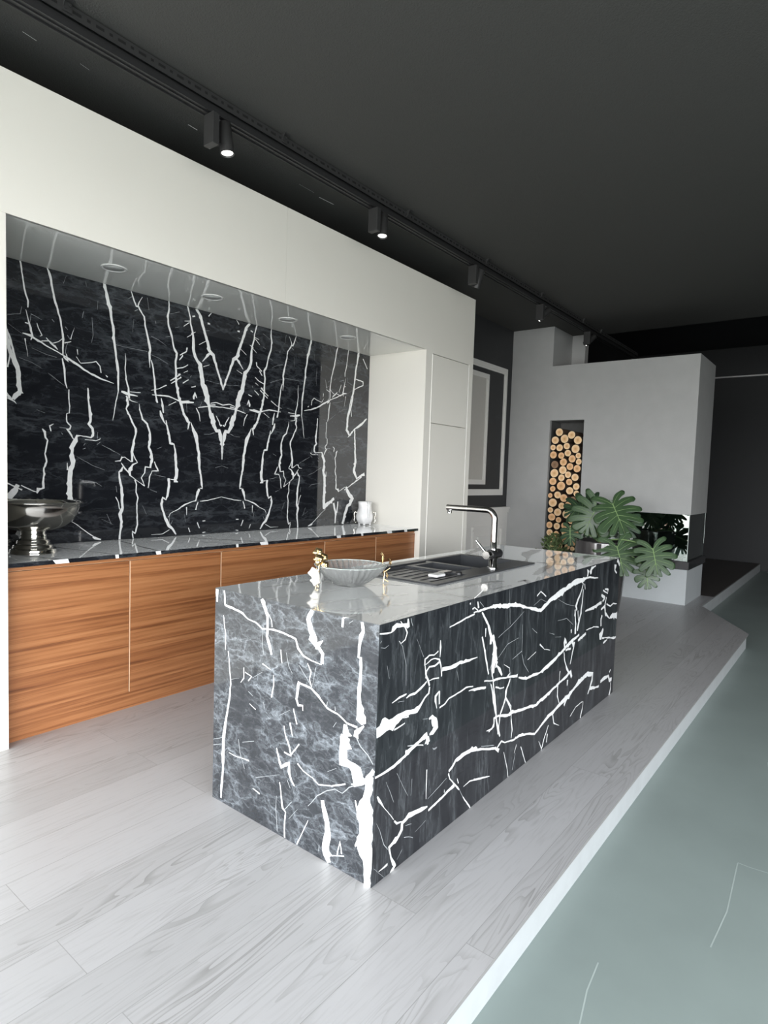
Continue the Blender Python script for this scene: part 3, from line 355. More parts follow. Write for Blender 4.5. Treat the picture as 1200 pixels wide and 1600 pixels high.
def parse(s): return [[tuple(int(q)/1000 for q in p.split(',')) for p in l.split(' ')] for l in s.split('|')]
def veins(mb, data, put, lim, seed, mi=1, step=.014, rough=1.0):
    """lay each vein as a ragged ribbon of stone inlaid in the face; put(u, v, lift) gives the point on the face"""
    R = random.Random(seed); (u0, u1), (v0, v1) = lim
    cl = lambda x, lo, hi: min(max(x, lo), hi)
    for vi, pts in enumerate(parse(data)):
        faint = max(p[2] for p in pts) < .0062
        den = []
        for (a, b) in zip(pts[:-1], pts[1:]):
            L = math.hypot(b[0]-a[0], b[1]-a[1]); n = max(1, int(L/step))
            for i in range(n): den.append(tuple(a[k]+(b[k]-a[k])*i/n for k in range(3)))
        den.append(pts[-1])
        l, r = [], []; off = 0; gl = gr = .5; hold = 0
        for i, (u, v, wd) in enumerate(den):
            p, q = den[max(i-1, 0)], den[min(i+1, len(den)-1)]
            dx, dy = q[0]-p[0], q[1]-p[1]; d = math.hypot(dx, dy) or 1; nx, ny = -dy/d, dx/d
            wd = wd*.74 if not faint else wd*.55
            off = off*.7+R.uniform(-1, 1)*(.0007+.05*wd)*rough
            hold -= 1
            if hold < 0: gl, gr, hold = R.uniform(.32, .62), R.uniform(.32, .62), R.randint(0, 4)
            a = gl+R.uniform(-.05, .05); b = gr+R.uniform(-.05, .05)
            if R.random() < .04 and wd > .01: a += .35
            if R.random() < .04 and wd > .01: b += .35
            l.append((cl(u+nx*(off+a*wd), u0, u1), cl(v+ny*(off+a*wd), v0, v1)))
            r.append((cl(u+nx*(off-b*wd), u0, u1), cl(v+ny*(off-b*wd), v0, v1)))
        for i in range(len(den)-1):
            h = .00025+(vi % 40)*.000012+(i % 3)*.000003
            mb.face([put(*l[i], h), put(*l[i+1], h), put(*r[i+1], h)], mi+(1 if faint else 0))
            mb.face([put(*l[i], h), put(*r[i+1], h), put(*r[i], h)], mi+(1 if faint else 0))

# ------------------------------------------------------------------ room
CZ = 3.375
g = boxes((-5.4, 11.7, -6.2, 2.95, -.34, -.14))
for poly in ([(1.25, -.915), (.9, -.93), (.67, -.917)], [(.36, -.65), (.23, -.66), (.10, -.685)], [(1.252, -.915), (1.249, -.955), (1.26, -1.05)], [(2.4, -.9), (2.2, -.93)], [(3.2, -1.2), (3.0, -1.3), (2.8, -1.31)]):
    for a, b in zip(poly[:-1], poly[1:]):
        d = Vector((b[0]-a[0], b[1]-a[1], 0)).normalized(); n = Vector((-d.y, d.x, 0))*.0022
        g.face([(a[0]+n.x, a[1]+n.y, -.1397), (b[0]+n.x, b[1]+n.y, -.1397), (b[0]-n.x, b[1]-n.y, -.1397), (a[0]-n.x, a[1]-n.y, -.1397)], 1)
struct('floor', g, [M['epoxy'], M['epoxy_mark']])
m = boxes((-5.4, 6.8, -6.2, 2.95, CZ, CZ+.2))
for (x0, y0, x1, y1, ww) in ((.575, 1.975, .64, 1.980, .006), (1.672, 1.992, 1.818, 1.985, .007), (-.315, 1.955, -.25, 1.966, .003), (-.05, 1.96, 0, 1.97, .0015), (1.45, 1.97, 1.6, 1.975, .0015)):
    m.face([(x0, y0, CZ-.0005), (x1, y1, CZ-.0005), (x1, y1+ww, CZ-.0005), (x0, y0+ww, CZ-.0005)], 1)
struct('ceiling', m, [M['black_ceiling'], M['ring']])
struct('ceiling_far', boxes((6.8, 11.7, -6.2, 2.95, 3.945, 4.15), (6.8, 6.9, -6.2, 2.95, CZ+.2, 3.945)), M['dark_wall'])
struct('wall_back', boxes((-5.4, 3.86, 2.70, 2.90, -.14, CZ), (3.86, 11.7, 2.61, 2.90, -.14, 3.945)), M['black_wall'])
struct('wall_far', boxes((11.4, 11.6, -6.2, 2.61, -.14, 3.945)), M['dark_wall'])
struct('wall_right', boxes((.2, 11.6, -6.2, -6.0, -.14, 3.945), (-5.4, .2, -6.2, -6.0, 3.1, CZ)), M['dark_wall'])
struct('wall_left', boxes((-5.4, -5.2, -6.0, 2.70, 3.1, CZ), (-5.4, -5.2, 2.55, 2.70, -.14, 3.1)), M['black_wall'])
wf = MB()
for y in (-6, -4.3, -2.6, -.9, .8, 2.49): wf.box(-5.35, -5.27, y, y+.06, -.14, 3.1)
wf.box(-5.35, -5.27, -6, 2.55, 3.04, 3.1); wf.box(-5.35, -5.27, -6, 2.55, -.14, -.06)
struct('window_1', wf, M['metal_black'])
wf = MB()
for x in (-5.2, -3.4, -1.6, .14): wf.box(x, x+.06, -6.15, -6.07, -.14, 3.1)
wf.box(-5.2, .2, -6.15, -6.07, 3.04, 3.1); wf.box(-5.2, .2, -6.15, -6.07, -.14, -.06)
struct('window_2', wf, M['metal_black'])
SY_ = 1.967
struct('trim_1', boxes((11.37, 11.4, -5.9, 2.6, 3.40, 3.425)), M['pale_rail'])

struct('wall_back', boxes((-5.2, -1.227, SY_, 2.69, 0, CZ-.001)), M['white'])
# raised showroom platform: pale planks on a white riser
LP = [(-5.15, -.462), (5.07, -.462), (6.20, .15), (6.93, .15), (6.93, 2.605), (3.85, 2.605), (3.85, 2.695), (-5.15, 2.695)]
def inset(poly, d): return [(p[0]-(d if i in (1, 2) else 0), p[1]+(d if p[1] < .2 else 0)) for i, p in enumerate(poly)]
t = MB(); t.prism(LP, -.014, 0, 0, 1)
plat = struct('platform', t, [M['oak'], M['oakedge']])
t = MB(); t.prism(inset(LP, .014), -.14, -.014)
R_ = random.Random(5)
struct('riser_board', t, M['riser'], plat)
DP = [(6.93, .15), (11.29, .15), (11.29, 2.605), (6.93, 2.605)]
t = MB(); t.prism(DP, -.012, 0)
plat2 = struct('platform', t, M['darkoak'])
t = MB(); t.prism([(6.93, .152), (11.28, .152), (11.28, 2.605), (6.93, 2.605)], -.14, -.012)
struct('riser_board', t, M['riser'], plat2)
# white kick strip in front of the dark platform, as in the photo it starts at the pale corner
struct('edge_strip', boxes((6.21, 11.3, .138, .15, -.14, -.004)), M['riser'], plat2)

# wall mouldings on the charcoal wall beside the tall cabinet
def frame(mb, x0, x1, z0, z1, y, wd, dp):
    for a, b, c, d in ((x0, x1, z1-wd, z1), (x0, x1, z0, z0+wd), (x0, x0+wd, z0+wd, z1-wd), (x1-wd, x1, z0+wd, z1-wd)):
        mb.box(a, b, y-dp, y, c, d); 
        i = wd*.28
        mb.box(a+i, b-i, y-dp-.008, y-dp, c+i, d-i)
f = MB(); frame(f, 4.02, 5.905, 1.168, 2.845, 2.61, .078, .014)
struct('trim_2', f, M['mould'])
f = MB(); frame(f, 4.45, 5.394, 1.307, 2.702, 2.61, .06, .024); f.box(4.51, 5.334, 2.598, 2.61, 1.367, 2.642, 1)
struct('trim_3', f, [M['mould'], M['mould_panel']])
f = boxes((3.9, 6.05, 2.585, 2.61, 0, .93), (3.9, 6.05, 2.565, 2.61, .93, .985), (3.9, 6.05, 2.55, 2.61, .985, 1.01))
frame(f, 5.095, 5.90, .14, .77, 2.585, .05, .012); frame(f, 5.24, 5.77, .26, .64, 2.585, .03, .016)
frame(f, 4.05, 4.95, .14, .77, 2.585, .05, .012)
struct('trim_4', f, M['mould'])

# ------------------------------------------------------------------ fitted kitchen wall
JL, JR, UR, SY, BY = -.385, 3.06, 3.90, 1.965, 2.63
SOF, TOPZ = 2.54, 3.18
tall = thing('tall_cabinet', 'tall white cabinet with two flush doors right of the marble recess', 'cabinet', (3.48, 2.3, 0))
c = boxes((JR, JR+.018, SY+.03, 2.69, 0, SOF), (UR-.018, UR, SY+.03, 2.605, 0, SOF), (JR+.018, UR-.018, SY+.03, 2.6, 0, SOF), (JR, JR+.1, SY, SY+.03, 0, SOF), (UR-.078, UR, SY, SY+.03, 0, SOF), (JR+.1, UR-.078, SY, SY+.03, 2.52, SOF), (JR+.1, UR-.078, SY+.01, SY+.029, 0, .085))
obj('carcass', c, M['white'], tall)
obj('door', boxes((JR+.106, UR-.084, SY-.001, SY+.022, 1.888, 2.514)), M['white'], tall, bevel=.002)
obj('door', boxes((JR+.106, UR-.084, SY-.001, SY+.022, .09, 1.882)), M['white'], tall, bevel=.002)
obj('groove_highlight', boxes((JR+.1, JR+.1025, SY-.004, SY+.02, .09, 2.516), (UR-.0805, UR-.078, SY-.004, SY+.02, .09, 2.516)), M['groove'], tall)  # paler strips painting the light-catching lines of the door grooves
tl = thing('tall_cabinet', 'tall white cabinet left of the marble recess, bright sliver at the photo edge', 'cabinet', (-.80, 2.3, 0))
obj('carcass', boxes((-1.225, JL, SY+.022, 2.69, 0, SOF), (JL-.06, JL, SY, SY+.0219, 0, SOF), (-1.225, -1.165, SY, SY+.0219, 0, SOF)), M['white'], tl, bevel=.002)
obj('door', boxes((-1.162, JL-.063, SY, SY+.021, .09, 1.882)), M['white'], tl)
obj('door', boxes((-1.162, JL-.063, SY, SY+.021, 1.888, SOF-.002)), M['white'], tl)
bulk = thing('bulkhead', 'white lacquered bulkhead running above the marble recess under the black ceiling', 'cabinet', (1.34, 2.3, SOF))
obj('front_panel', boxes((-1.225, 1.3423, SY, SY+.02, SOF, TOPZ)), M['white'], bulk)
obj('front_panel', boxes((1.3437, UR, SY, SY+.02, SOF, TOPZ)), M['white'], bulk)
obj('carcass', boxes((-1.2, UR-.001, SY+.02, 2.60, SOF+.02, TOPZ-.001)), M['white'], bulk)
obj('soffit', boxes((JL, JR, SY+.012, BY, SOF, SOF+.019)), M['white_gloss'], bulk)
for k in range(4):
    cx = .298+.682*k
    d = thing('downlight', ('leftmost', 'second from left', 'third from left', 'rightmost')[k]+' of the four white ring downlights flush in the glossy soffit', 'ceiling light', (cx, 2.285, SOF), 'ring downlights in the soffit')
    q = MB(); q.lathe([(.058, 0), (.058, -.003), (.066, -.004), (.072, -.003), (.072, 0)], (cx, 2.285, SOF), 40, close=True)
    obj('trim_ring', q, M['ring'], d)
    q = MB(); q.lathe([(.0575, -.0005), (.0575, -.002), (.001, -.002)], (cx, 2.285, SOF), 40)
    obj('diffuser', q, M['diff'], d)
# bookmatched marble
SX = 1.3375
s = boxes((JL-SX, -.0012, BY, BY+.02, .906, SOF))
veins(s, SLAB, lambda u, v, h: (u-SX, BY-h, v), ((JL+.002, SX-.0012), (.907, SOF-.001)), 11)
me_obj = obj('backsplash_slab', MB(), [M['slab'], M['vein']])
bpy.data.objects.remove(me_obj)
sl = obj('backsplash_slab', s, [M['slab'], M['vein'], M['vein_faint']]); sl.location = (SX, 0, 0)
tag(sl, 'left half of the bookmatched black marble backsplash, behind the silver bowl', 'backsplash', 'bookmatched marble slabs')
sr = sl.copy(); COL.objects.link(sr); sr.scale = (-1, 1, 1)
tag(sr, 'right half of the bookmatched black marble backsplash, behind the white jug', 'backsplash', 'bookmatched marble slabs')
obj('grout_line', boxes((SX-.003, SX+.003, BY+.004, BY+.02, .91, SOF-.002)), M['grout'], sl).location = (0, 0, 0)
# worktop
WT = .905
s = boxes((JL, JR, 1.985, BY, WT-.021, WT))
R_ = random.Random(3); chips = []
def quadtop(x0, y0, x1, y1, w0, w1):
    n = 14; prev = None
    for i in range(n+1):
        t_ = i/n; x = x0+(x1-x0)*t_+R_.uniform(-.004, .004); y = y0+(y1-y0)*t_; w_ = (w0+(w1-w0)*t_)*R_.uniform(.7, 1.3)/2
        cur = ((x-w_, y, WT+.0003), (x+w_, y, WT+.0003))
        if prev: s.face([prev[0], prev[1], cur[1], cur[0]], 1)
        prev = cur
for x0, w_, x1 in ((-.135, .075, -.35), (.165, .02, .02), (.415, .034, .50), (.985, .02, .70), (1.21, .07, .88), (1.97, .05, 1.6), (2.255, .025, 2.15), (2.62, .07, 2.7), (2.86, .045, 3.0)):
    quadtop(x0, 1.986, x1, 2.62, w_*.6, .012)
    chips.append([(x0-w_/2, 1.9842, WT), (x0+w_/2, 1.9842, WT), (x0+w_*.6, 1.9842, WT-.021), (x0-w_*.3, 1.9842, WT-.021)])
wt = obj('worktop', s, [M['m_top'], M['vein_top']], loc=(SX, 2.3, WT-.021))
fe = boxes((JL, JR, 1.9845, 1.985, WT-.021, WT))
for c_ in chips: fe.face(c_, 1)
obj('front_edge', fe, [M['slab'], M['vein']], wt)
tag(wt, 'long polished black marble worktop with white veins over the teak drawers', 'worktop')
# base units
xs = [JL, .26, .885, 1.852, 2.483, JR]
ords = ['leftmost, below the silver bowl', 'second from left', 'wide middle one behind the island', 'second from right', 'rightmost, below the white jug']
FY = 2.02
for i in range(5):
    a, b = xs[i]+.001, xs[i+1]-.001
    u = thing('base_cabinet', 'orange teak base cabinet, '+ords[i], 'cabinet', ((a+b)/2, 2.3, .097), 'teak base cabinets')
    obj('carcass', boxes((a, b, FY+.021, 2.62, .097, .883)), M['teak_gap'], u)
    obj('rail', boxes((a, b, FY+.006, FY+.021, .862, .883)), M['teak'], u)
    obj('drawer_front', boxes((a+.0037, b-.0012, FY, FY+.02, .098, .858)), M['teak'], u, bevel=.0012)
    if i: obj('edge_band', boxes((a+.0005, a+.0035, FY-.0004, FY+.019, .10, .857)), M['teak_gap'], u)
pn = obj('plinth', boxes((JL, JR, FY+.014, FY+.030, 0, .0945)), M['teak'], loc=(SX, FY, 0))
tag(pn, 'continuous teak plinth board along the floor below the base cabinets', 'plinth')

# ------------------------------------------------------------------ things on the worktop
sb = thing('pedestal_bowl', 'large polished silver pedestal bowl at the left end of the worktop', 'bowl', (-.125, 2.33, WT))
cx, cy_ = -.125, 2.33
q = MB(); q.lathe([(.0, .118), (.06, .119), (.12, .130), (.165, .150), (.198, .180), (.219, .215), (.230, .250), (.234, .272), (.244, .276), (.246, .280), (.240, .283), (.230, .277), (.224, .250), (.212, .217), (.19, .184), (.16, .156), (.11, .137), (.05, .127), (0, .125)], (cx, cy_, WT), 56, close=True)
obj('basin', q, M['silver'], sb)
q = MB(); q.lathe([(.118, 0), (.118, .006), (.112, .012), (.116, .018), (.108, .026), (.098, .032), (.100, .040), (.088, .050), (.080, .056), (.082, .064), (.070, .075), (.062, .088), (.066, .096), (.060, .104), (.062, .124)], (cx, cy_, WT), 48)
obj('foot', q, M['silver'], sb)
jg = thing('jug', 'small white ceramic jug with a handle in the right corner of the worktop', 'jug', (2.90, 2.50, WT))
cx, cy_ = 2.90, 2.50
q = MB(); q.lathe([(.045, .012), (.062, .020), (.078, .055), (.082, .085), (.074, .120), (.062, .160), (.060, .195), (.064, .222), (.060, .226), (.054, .215), (.052, .19), (.054, .16), (.05, .10), (.0, .06)], (cx, cy_, WT), 40, fn=lambda a, z: 1+.045*math.cos(5*a+z*14)+(.10*max(0, math.cos(a-2.6))**6 if z > .19 else 0))
obj('body', q, M['ceramic'], jg)
for k in range(4):
    a = .6+k*math.pi/2; q = MB(); q.ball((cx+.05*math.cos(a), cy_+.05*math.sin(a), WT+.0115), .0115); obj('foot', q, M['ceramic'], jg)
hd = Vector((-.45, -.89, 0)).normalized(); bp = Vector((cx, cy_, WT))
q = MB(); q.tube([bp+hd*r+Vector((0, 0, z)) for r, z in ((.056, .215), (.080, .222), (.092, .195), (.090, .15), (.088, .10), (.080, .075))], [.010, .011, .011, .011, .010, .008], 10)
obj('handle', q, M['ceramic'], jg)
for s_ in (-1, 1):
    sd = Vector((.79, -.62, 0))*s_; q = MB()
    q.tube([bp+sd*r+Vector((0, 0, z)) for r, z in ((.074, .12), (.098, .125), (.106, .10), (.096, .075), (.104, .045), (.092, .022), (.080, .030))], .004, 8)
    obj('scroll', q, M['silver'], jg)

# ------------------------------------------------------------------ island
IL, IW, IH, TH = 2.528, .8755, .9, .02
isl = thing('kitchen_island', 'black marble kitchen island with thick white veins standing on the pale plank platform', 'kitchen island', (IL/2, IW/2, 0))
def panel(name, outer, inner, m_, data=None, put=None, lim=None, seed=0, **k):
    p = MB(); p.hexa(outer, inner, 0)
    if data: veins(p, data, put, lim, seed, 1, **k)
    return obj(name, p, [m_, M['vein'], M['vein_faint']], isl)
panel('end_panel', [(0, 0, 0), (0, 0, IH), (0, IW, IH), (0, IW, 0)], [(TH, TH, 0), (TH, TH, IH-TH), (TH, IW-TH, IH-TH), (TH, IW-TH, 0)], M['m_end'], ENDV, lambda u, v, h: (-h, u, v), ((0, IW), (0, IH)), 21)
panel('front_panel', [(0, 0, 0), (IL, 0, 0), (IL, 0, IH), (0, 0, IH)], [(TH, TH, 0), (IL-TH, TH, 0), (IL-TH, TH, IH-TH), (TH, TH, IH-TH)], M['m_front'], FRONTV, lambda u, v, h: (u, -h, v), ((0, IL), (0, IH)), 22)
panel('end_panel', [(IL, 0, 0), (IL, IW, 0), (IL, IW, IH), (IL, 0, IH)], [(IL-TH, TH, 0), (IL-TH, IW-TH, 0), (IL-TH, IW-TH, IH-TH), (IL-TH, TH, IH-TH)], M['m_end'])
panel('back_panel', [(0, IW, 0), (0, IW, IH), (IL, IW, IH), (IL, IW, 0)], [(TH, IW-TH, 0), (TH, IW-TH, IH-TH), (IL-TH, IW-TH, IH-TH), (IL-TH, IW-TH, 0)], M['m_front'])
hx0, hx1, hy0, hy1 = .755, 1.76, .28, .74
p = MB()
O = [(0, 0), (IL, 0), (IL, IW), (0, IW)]; H_ = [(hx0, hy0), (hx1, hy0), (hx1, hy1), (hx0, hy1)]; I_ = [(TH, TH), (IL-TH, TH), (IL-TH, IW-TH), (TH, IW-TH)]
for i in range(4):
    j = (i+1) % 4
    p.face([(*O[i], IH), (*O[j], IH), (*H_[j], IH), (*H_[i], IH)])
    p.face([(*H_[i], IH), (*H_[j], IH), (*H_[j], IH-TH), (*H_[i], IH-TH)])
    p.face([(*H_[i], IH-TH), (*H_[j], IH-TH), (*I_[j], IH-TH), (*I_[i], IH-TH)])
veins(p, TOPV, lambda u, v, h: (u, v, IH+h), ((0, IL), (0, IW)), 23)
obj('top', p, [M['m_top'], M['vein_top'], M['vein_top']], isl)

# sink: drainer, half bowl, main bowl
DZ = IH+.008
sk = thing('sink', 'dark grey composite sink with drainer and two basins set into the island top', 'sink', (1.26, .51, IH))
bx = [.735, .750, .770, 1.085, 1.12, 1.30, 1.335, 1.738, 1.766, 1.78]; by = [.26, .272, .305, .375, .39, .655, .69, .735, .75, .762]
def hz(x, y):
    if 1.335 < x < 1.738 and .375 < y < .735: return .70
    if 1.12 < x < 1.30 and .39 < y < .655: return .77
    if .77 < x < 1.085 and .305 < y < .69: return .897
    return DZ
p = MB(); nx, ny = len(bx)-1, len(by)-1
Hc = [[hz((bx[i]+bx[i+1])/2, (by[j]+by[j+1])/2) for j in range(ny)] for i in range(nx)]
for i in range(nx):
    for j in range(ny):
        h = Hc[i][j]; p.face([(bx[i], by[j], h), (bx[i+1], by[j], h), (bx[i+1], by[j+1], h), (bx[i], by[j+1], h)])
        for di, dj, e0, e1 in ((1, 0, (bx[i+1], by[j]), (bx[i+1], by[j+1])), (0, 1, (bx[i], by[j+1]), (bx[i+1], by[j+1]))):
            i2, j2 = i+di, j+dj
            h2 = Hc[i2][j2] if i2 < nx and j2 < ny else IH+.0005
            if abs(h-h2) > 1e-6: p.face([(*e0, h), (*e1, h), (*e1, h2), (*e0, h2)])
        if i == 0: p.face([(bx[0], by[j], h), (bx[0], by[j+1], h), (bx[0], by[j+1], IH+.0005), (bx[0], by[j], IH+.0005)])
        if j == 0: p.face([(bx[i], by[0], h), (bx[i+1], by[0], h), (bx[i+1], by[0], IH+.0005), (bx[i], by[0], IH+.0005)])
for k in range(6):
    y = .35+k*.055; p.box(.80, 1.06, y, y+.012, .897, .900)
obj('basin', p, M['sink'], sk)
obj('ledge', boxes((.80, 1.30, .70, .762, DZ, DZ+.007)), M['sink'], sk, bevel=.002)
for (x, y, z) in ((1.53, .56, .70), (1.21, .52, .77)):
    q = MB(); q.lathe([(.045, 0), (.045, .003), (.036, .005), (.03, .002), (.001, .002)], (x, y, z+.0005), 28); obj('strainer', q, M['chrome'], sk)
q = MB(); q.lathe([(.016, 0), (.016, .012), (.012, .014), (.001, .014)], (1.06, .34, DZ), 20)
obj('drain_knob', q, M['blackgloss'], sk)
bar = obj('soap_bar', boxes((.915, .995, .375, .43, .9005, .915)), M['plastic'], loc=(.955, .40, .9005), bevel=.006, seg=3)
tag(bar, 'small flat white bar lying on the dark sink drainer', 'soap')
tray = obj('steel_tray', boxes((1.02, 1.10, .40, .44, DZ, DZ+.006)), M['steel'], loc=(1.06, .42, DZ), bevel=.002)
tag(tray, 'small flat steel plate on the sink rim behind the white bar', 'tray')

# tap
TX, TY = 1.372, .318
tp = thing('mixer_tap', 'brushed steel swivel mixer tap with black sleeve and side lever on the sink', 'tap', (TX, TY, DZ))
q = MB(); q.lathe([(.026, 0), (.026, .008), (.0225, .010), (.0225, .10), (.001, .10)], (TX, TY, DZ), 32); obj('body', q, M['steel'], tp)
q = MB(); q.lathe([(.0275, 0), (.0275, .0075), (.0265, .0085), (.001, .0085)], (TX, TY, DZ+.0005), 32); obj('base_ring', q, M['chrome'], tp)
arc = [(TX, TY, DZ+.09), (TX, TY, DZ+.265)]
rb = .048
for k in range(1, 9):
    a = math.pi/2*k/8; arc.append((TX, TY+rb*(1-math.cos(a)), DZ+.265+rb*math.sin(a)))
arc += [(TX, TY+.13, DZ+.313), (TX, TY+.30, DZ+.313)]
q = MB(); q.tube(arc, .0165, 24); obj('spout', q, M['steel'], tp)
q = MB(); q.tube([(TX, TY+.165, DZ+.313), (TX, TY+.168, DZ+.313)], .0172, 24); obj('joint_ring', q, M['chrome'], tp)
q = MB(); q.lathe([(.0176, 0), (.0176, .052), (.001, .052)], (TX, TY, DZ+.092), 28); obj('collar', q, M['chrome'], tp)
q = MB(); q.lathe([(.013, 0), (.013, .016), (.001, .016)], (TX, TY+.285, DZ+.281), 20); obj('nozzle', q, M['chrome'], tp)
q = MB(); q.tube([(TX-.040, TY, DZ+.078), (TX+.062, TY, DZ+.078)], .0255, 28); obj('sleeve', q, M['blackgloss'], tp)
q = MB(); q.tube([(TX-.082, TY, DZ+.078), (TX-.080, TY, DZ+.078), (TX-.043, TY, DZ+.078), (TX-.0405, TY, DZ+.078)], [.021, .0225, .0225, .021], 28)
hb = obj('handle_cap', q, M['steel'], tp)
q = MB(); q.tube([(TX-.070, TY+.004, DZ+.088), (TX-.078, TY+.062, DZ+.150)], [.0075, .006], 14); obj('lever', q, M['chrome'], tp)

# crystal bowl with gilded blossoms
BX, BYc = .467, .54
gb = thing('crystal_bowl', 'ribbed crystal bowl with gilded blossom handles on the island top', 'bowl', (BX, BYc, IH))
q = MB(); rib = lambda a, z: 1+(.075*abs(math.cos(17*a)) if z > .003 else 0)
prof = [(0, .0), (.055, .0), (.062, .006), (.085, .022), (.112, .044), (.134, .066), (.150, .088), (.152, .092), (.146, .091), (.130, .071), (.108, .050), (.080, .029), (.056, .014), (0, .012)]
q.lathe(prof, (BX, BYc, IH+.0006), 168, fn=rib, close=True)
obj('bowl', q, M['crystal'], gb)
q = MB(); q.lathe([(.1525, .0885), (.155, .0905), (.1525, .0925), (.150, .0905), (.1525, .0885)], (BX, BYc, IH+.001), 72, fn=lambda a, z: 1+.015*math.cos(14*a), close=True)
obj('rim_band', q, M['glass_hilite'], gb)
def blossom(c, n, r, m_, par, seed):
    R = random.Random(seed); n = Vector(n).normalized(); a = n.cross(Vector((0, 0, 1))).normalized(); b = n.cross(a)
    p = MB()
    for k in range(5):
        t0 = 2*math.pi*k/5+R.uniform(-.15, .15); d = a*math.cos(t0)+b*math.sin(t0); s_ = n.cross(d); L = r*R.uniform(.9, 1.15)
        row = []
        for i in range(6):
            u = i/5; wd = L*.48*math.sin(math.pi*min(1, .12+.86*u)**.8)+.0008; lift = n*(L*(.25*u-.55*u*u))
            base = Vector(c)+d*(L*u)+lift
            row.append((base-s_*wd, base+n*L*.08, base+s_*wd))
        for i in range(5):
            for j in range(2): p.face([row[i][j], row[i][j+1], row[i+1][j+1], row[i+1][j]], 0, True)
    p.ball(Vector(c)+n*.003, r*.16, 8)
    o = obj('flower', p, m_, par, weld=True); s2 = o.modifiers.new('thick', 'SOLIDIFY'); s2.thickness = .0014
    return o
for k, (ang, up_) in enumerate(((163, 1), (108, 1), (-24, 1))):
    a = math.radians(ang); d = Vector((math.cos(a), math.sin(a), 0)); rc = Vector((BX, BYc, IH))+d*.155
    stem = MB(); stem.tube([rc+d*.010+Vector((0, 0, .004)), rc+d*.016+Vector((0, 0, .04)), rc+d*.004+Vector((0, 0, .085)), rc+d*.004+Vector((0, 0, .125))], .0032, 8)
    stem.tube([rc+d*.014+Vector((0, 0, .05)), rc+d*.024+Vector((.012, -.012, .068))], .0025, 8); stem.tube([rc+d*.012+Vector((0, 0, .018)), rc+d*.020+Vector((.010, -.010, .005))], .0025, 8)
    so = obj('handle', stem, M['gold'], gb); so['label'] = 'gilded branch handle with blossoms'
    L_ = [(d*.006+Vector((0, 0, .122)), (-.5, -.75, .35), .026), (d*.010+Vector((.024, -.020, .098)), (-.4, -.85, .2), .021), (d*.020+Vector((-.008, .002, .066)), (-.7, -.6, .2), .026), (d*.024+Vector((.002, -.006, .034)), (-.55, -.8, .1), .024)]
    if k == 1: L_ = [(v+Vector((0, 0, .012)), n_, r_) for v, n_, r_ in L_[:2]]
    if k == 2: L_ = [(v, Vector((.75, -.55, .2)), r_*.9) for v, n_, r_ in L_[:2]]+[(v, Vector((.6, -.7, .1)), r_*.75) for v, n_, r_ in L_[2:]]
    for j, (v, n_, r_) in enumerate(L_): blossom(rc+v, n_, r_, M['pearl'] if (k == 0 and j >= 2) else M['gold'], so, 31+k*7+j)

# ------------------------------------------------------------------ lighting track on the ceiling
TYK, TZ = 1.62, 3.270
tk = thing('lighting_track', 'long black lighting track under a perforated strut along the black ceiling', 'track', (3, TYK, TZ))
p = boxes((-2.6, 8.2, TYK-.022, TYK-.018, TZ+.050, TZ+.098), (-2.6, 8.2, TYK+.018, TYK+.022, TZ+.050, TZ+.098), (-2.6, 8.2, TYK-.018, TYK+.018, TZ+.094, TZ+.098))
i = 0; x = -2.6
while x < 8.1:
    ln_ = .038 if i % 2 == 0 else .016
    p.face([(x, TYK-.0223, TZ+.070), (x+ln_, TYK-.0223, TZ+.070), (x+ln_, TYK-.0223, TZ+.083), (x, TYK-.0223, TZ+.083)], 1)
    x += ln_+.024; i += 1
obj('strut', p, [M['strut'], M['metal_slot']], tk)
obj('rail', boxes((-2.6, 8.2, TYK-.022, TYK-.018, TZ, TZ+.026), (-2.6, 8.2, TYK+.044, TYK+.048, TZ, TZ+.026), (-2.6, 8.2, TYK-.018, TYK+.044, TZ+.008, TZ+.014), (-2.6, 8.2, TYK+.010, TYK+.018, TZ+.002, TZ+.008), (-2.6, 8.2, TYK-.005, TYK+.01, TZ+.014, TZ+.050)), M['metal_black'], tk)
for x in (-1.53, -.28, .97, 2.22, 3.44, 4.64, 5.88, 6.52):
    q = boxes((x-.020, x+.020, TYK-.030, TYK-.0226, TZ+.058, CZ), (x-.020, x+.020, TYK-.055, TYK-.030, CZ-.006, CZ), (x-.014, x-.004, TYK-.035, TYK-.030, TZ+.066, TZ+.076), (x+.004, x+.014, TYK-.035, TYK-.030, TZ+.082, TZ+.092))
    q.hexa([(x-.020, TYK-.030, TZ+.07), (x-.020, TYK-.052, CZ-.006), (x-.020, TYK-.030, CZ-.006), (x-.020, TYK-.0301, TZ+.08)], [(x-.017, TYK-.030, TZ+.07), (x-.017, TYK-.052, CZ-.006), (x-.017, TYK-.030, CZ-.006), (x-.017, TYK-.0301, TZ+.08)])
    obj('bracket', q, M['strut'], tk)
tilts = [(.10, .06), (.06, -.10), (.36, .10), (.66, -.55), (.66, -.55)]
names = ['nearest the camera', 'second from the camera', 'third from the camera', 'fourth from the camera, above the grey chimney breast', 'farthest, in front of the grey column']
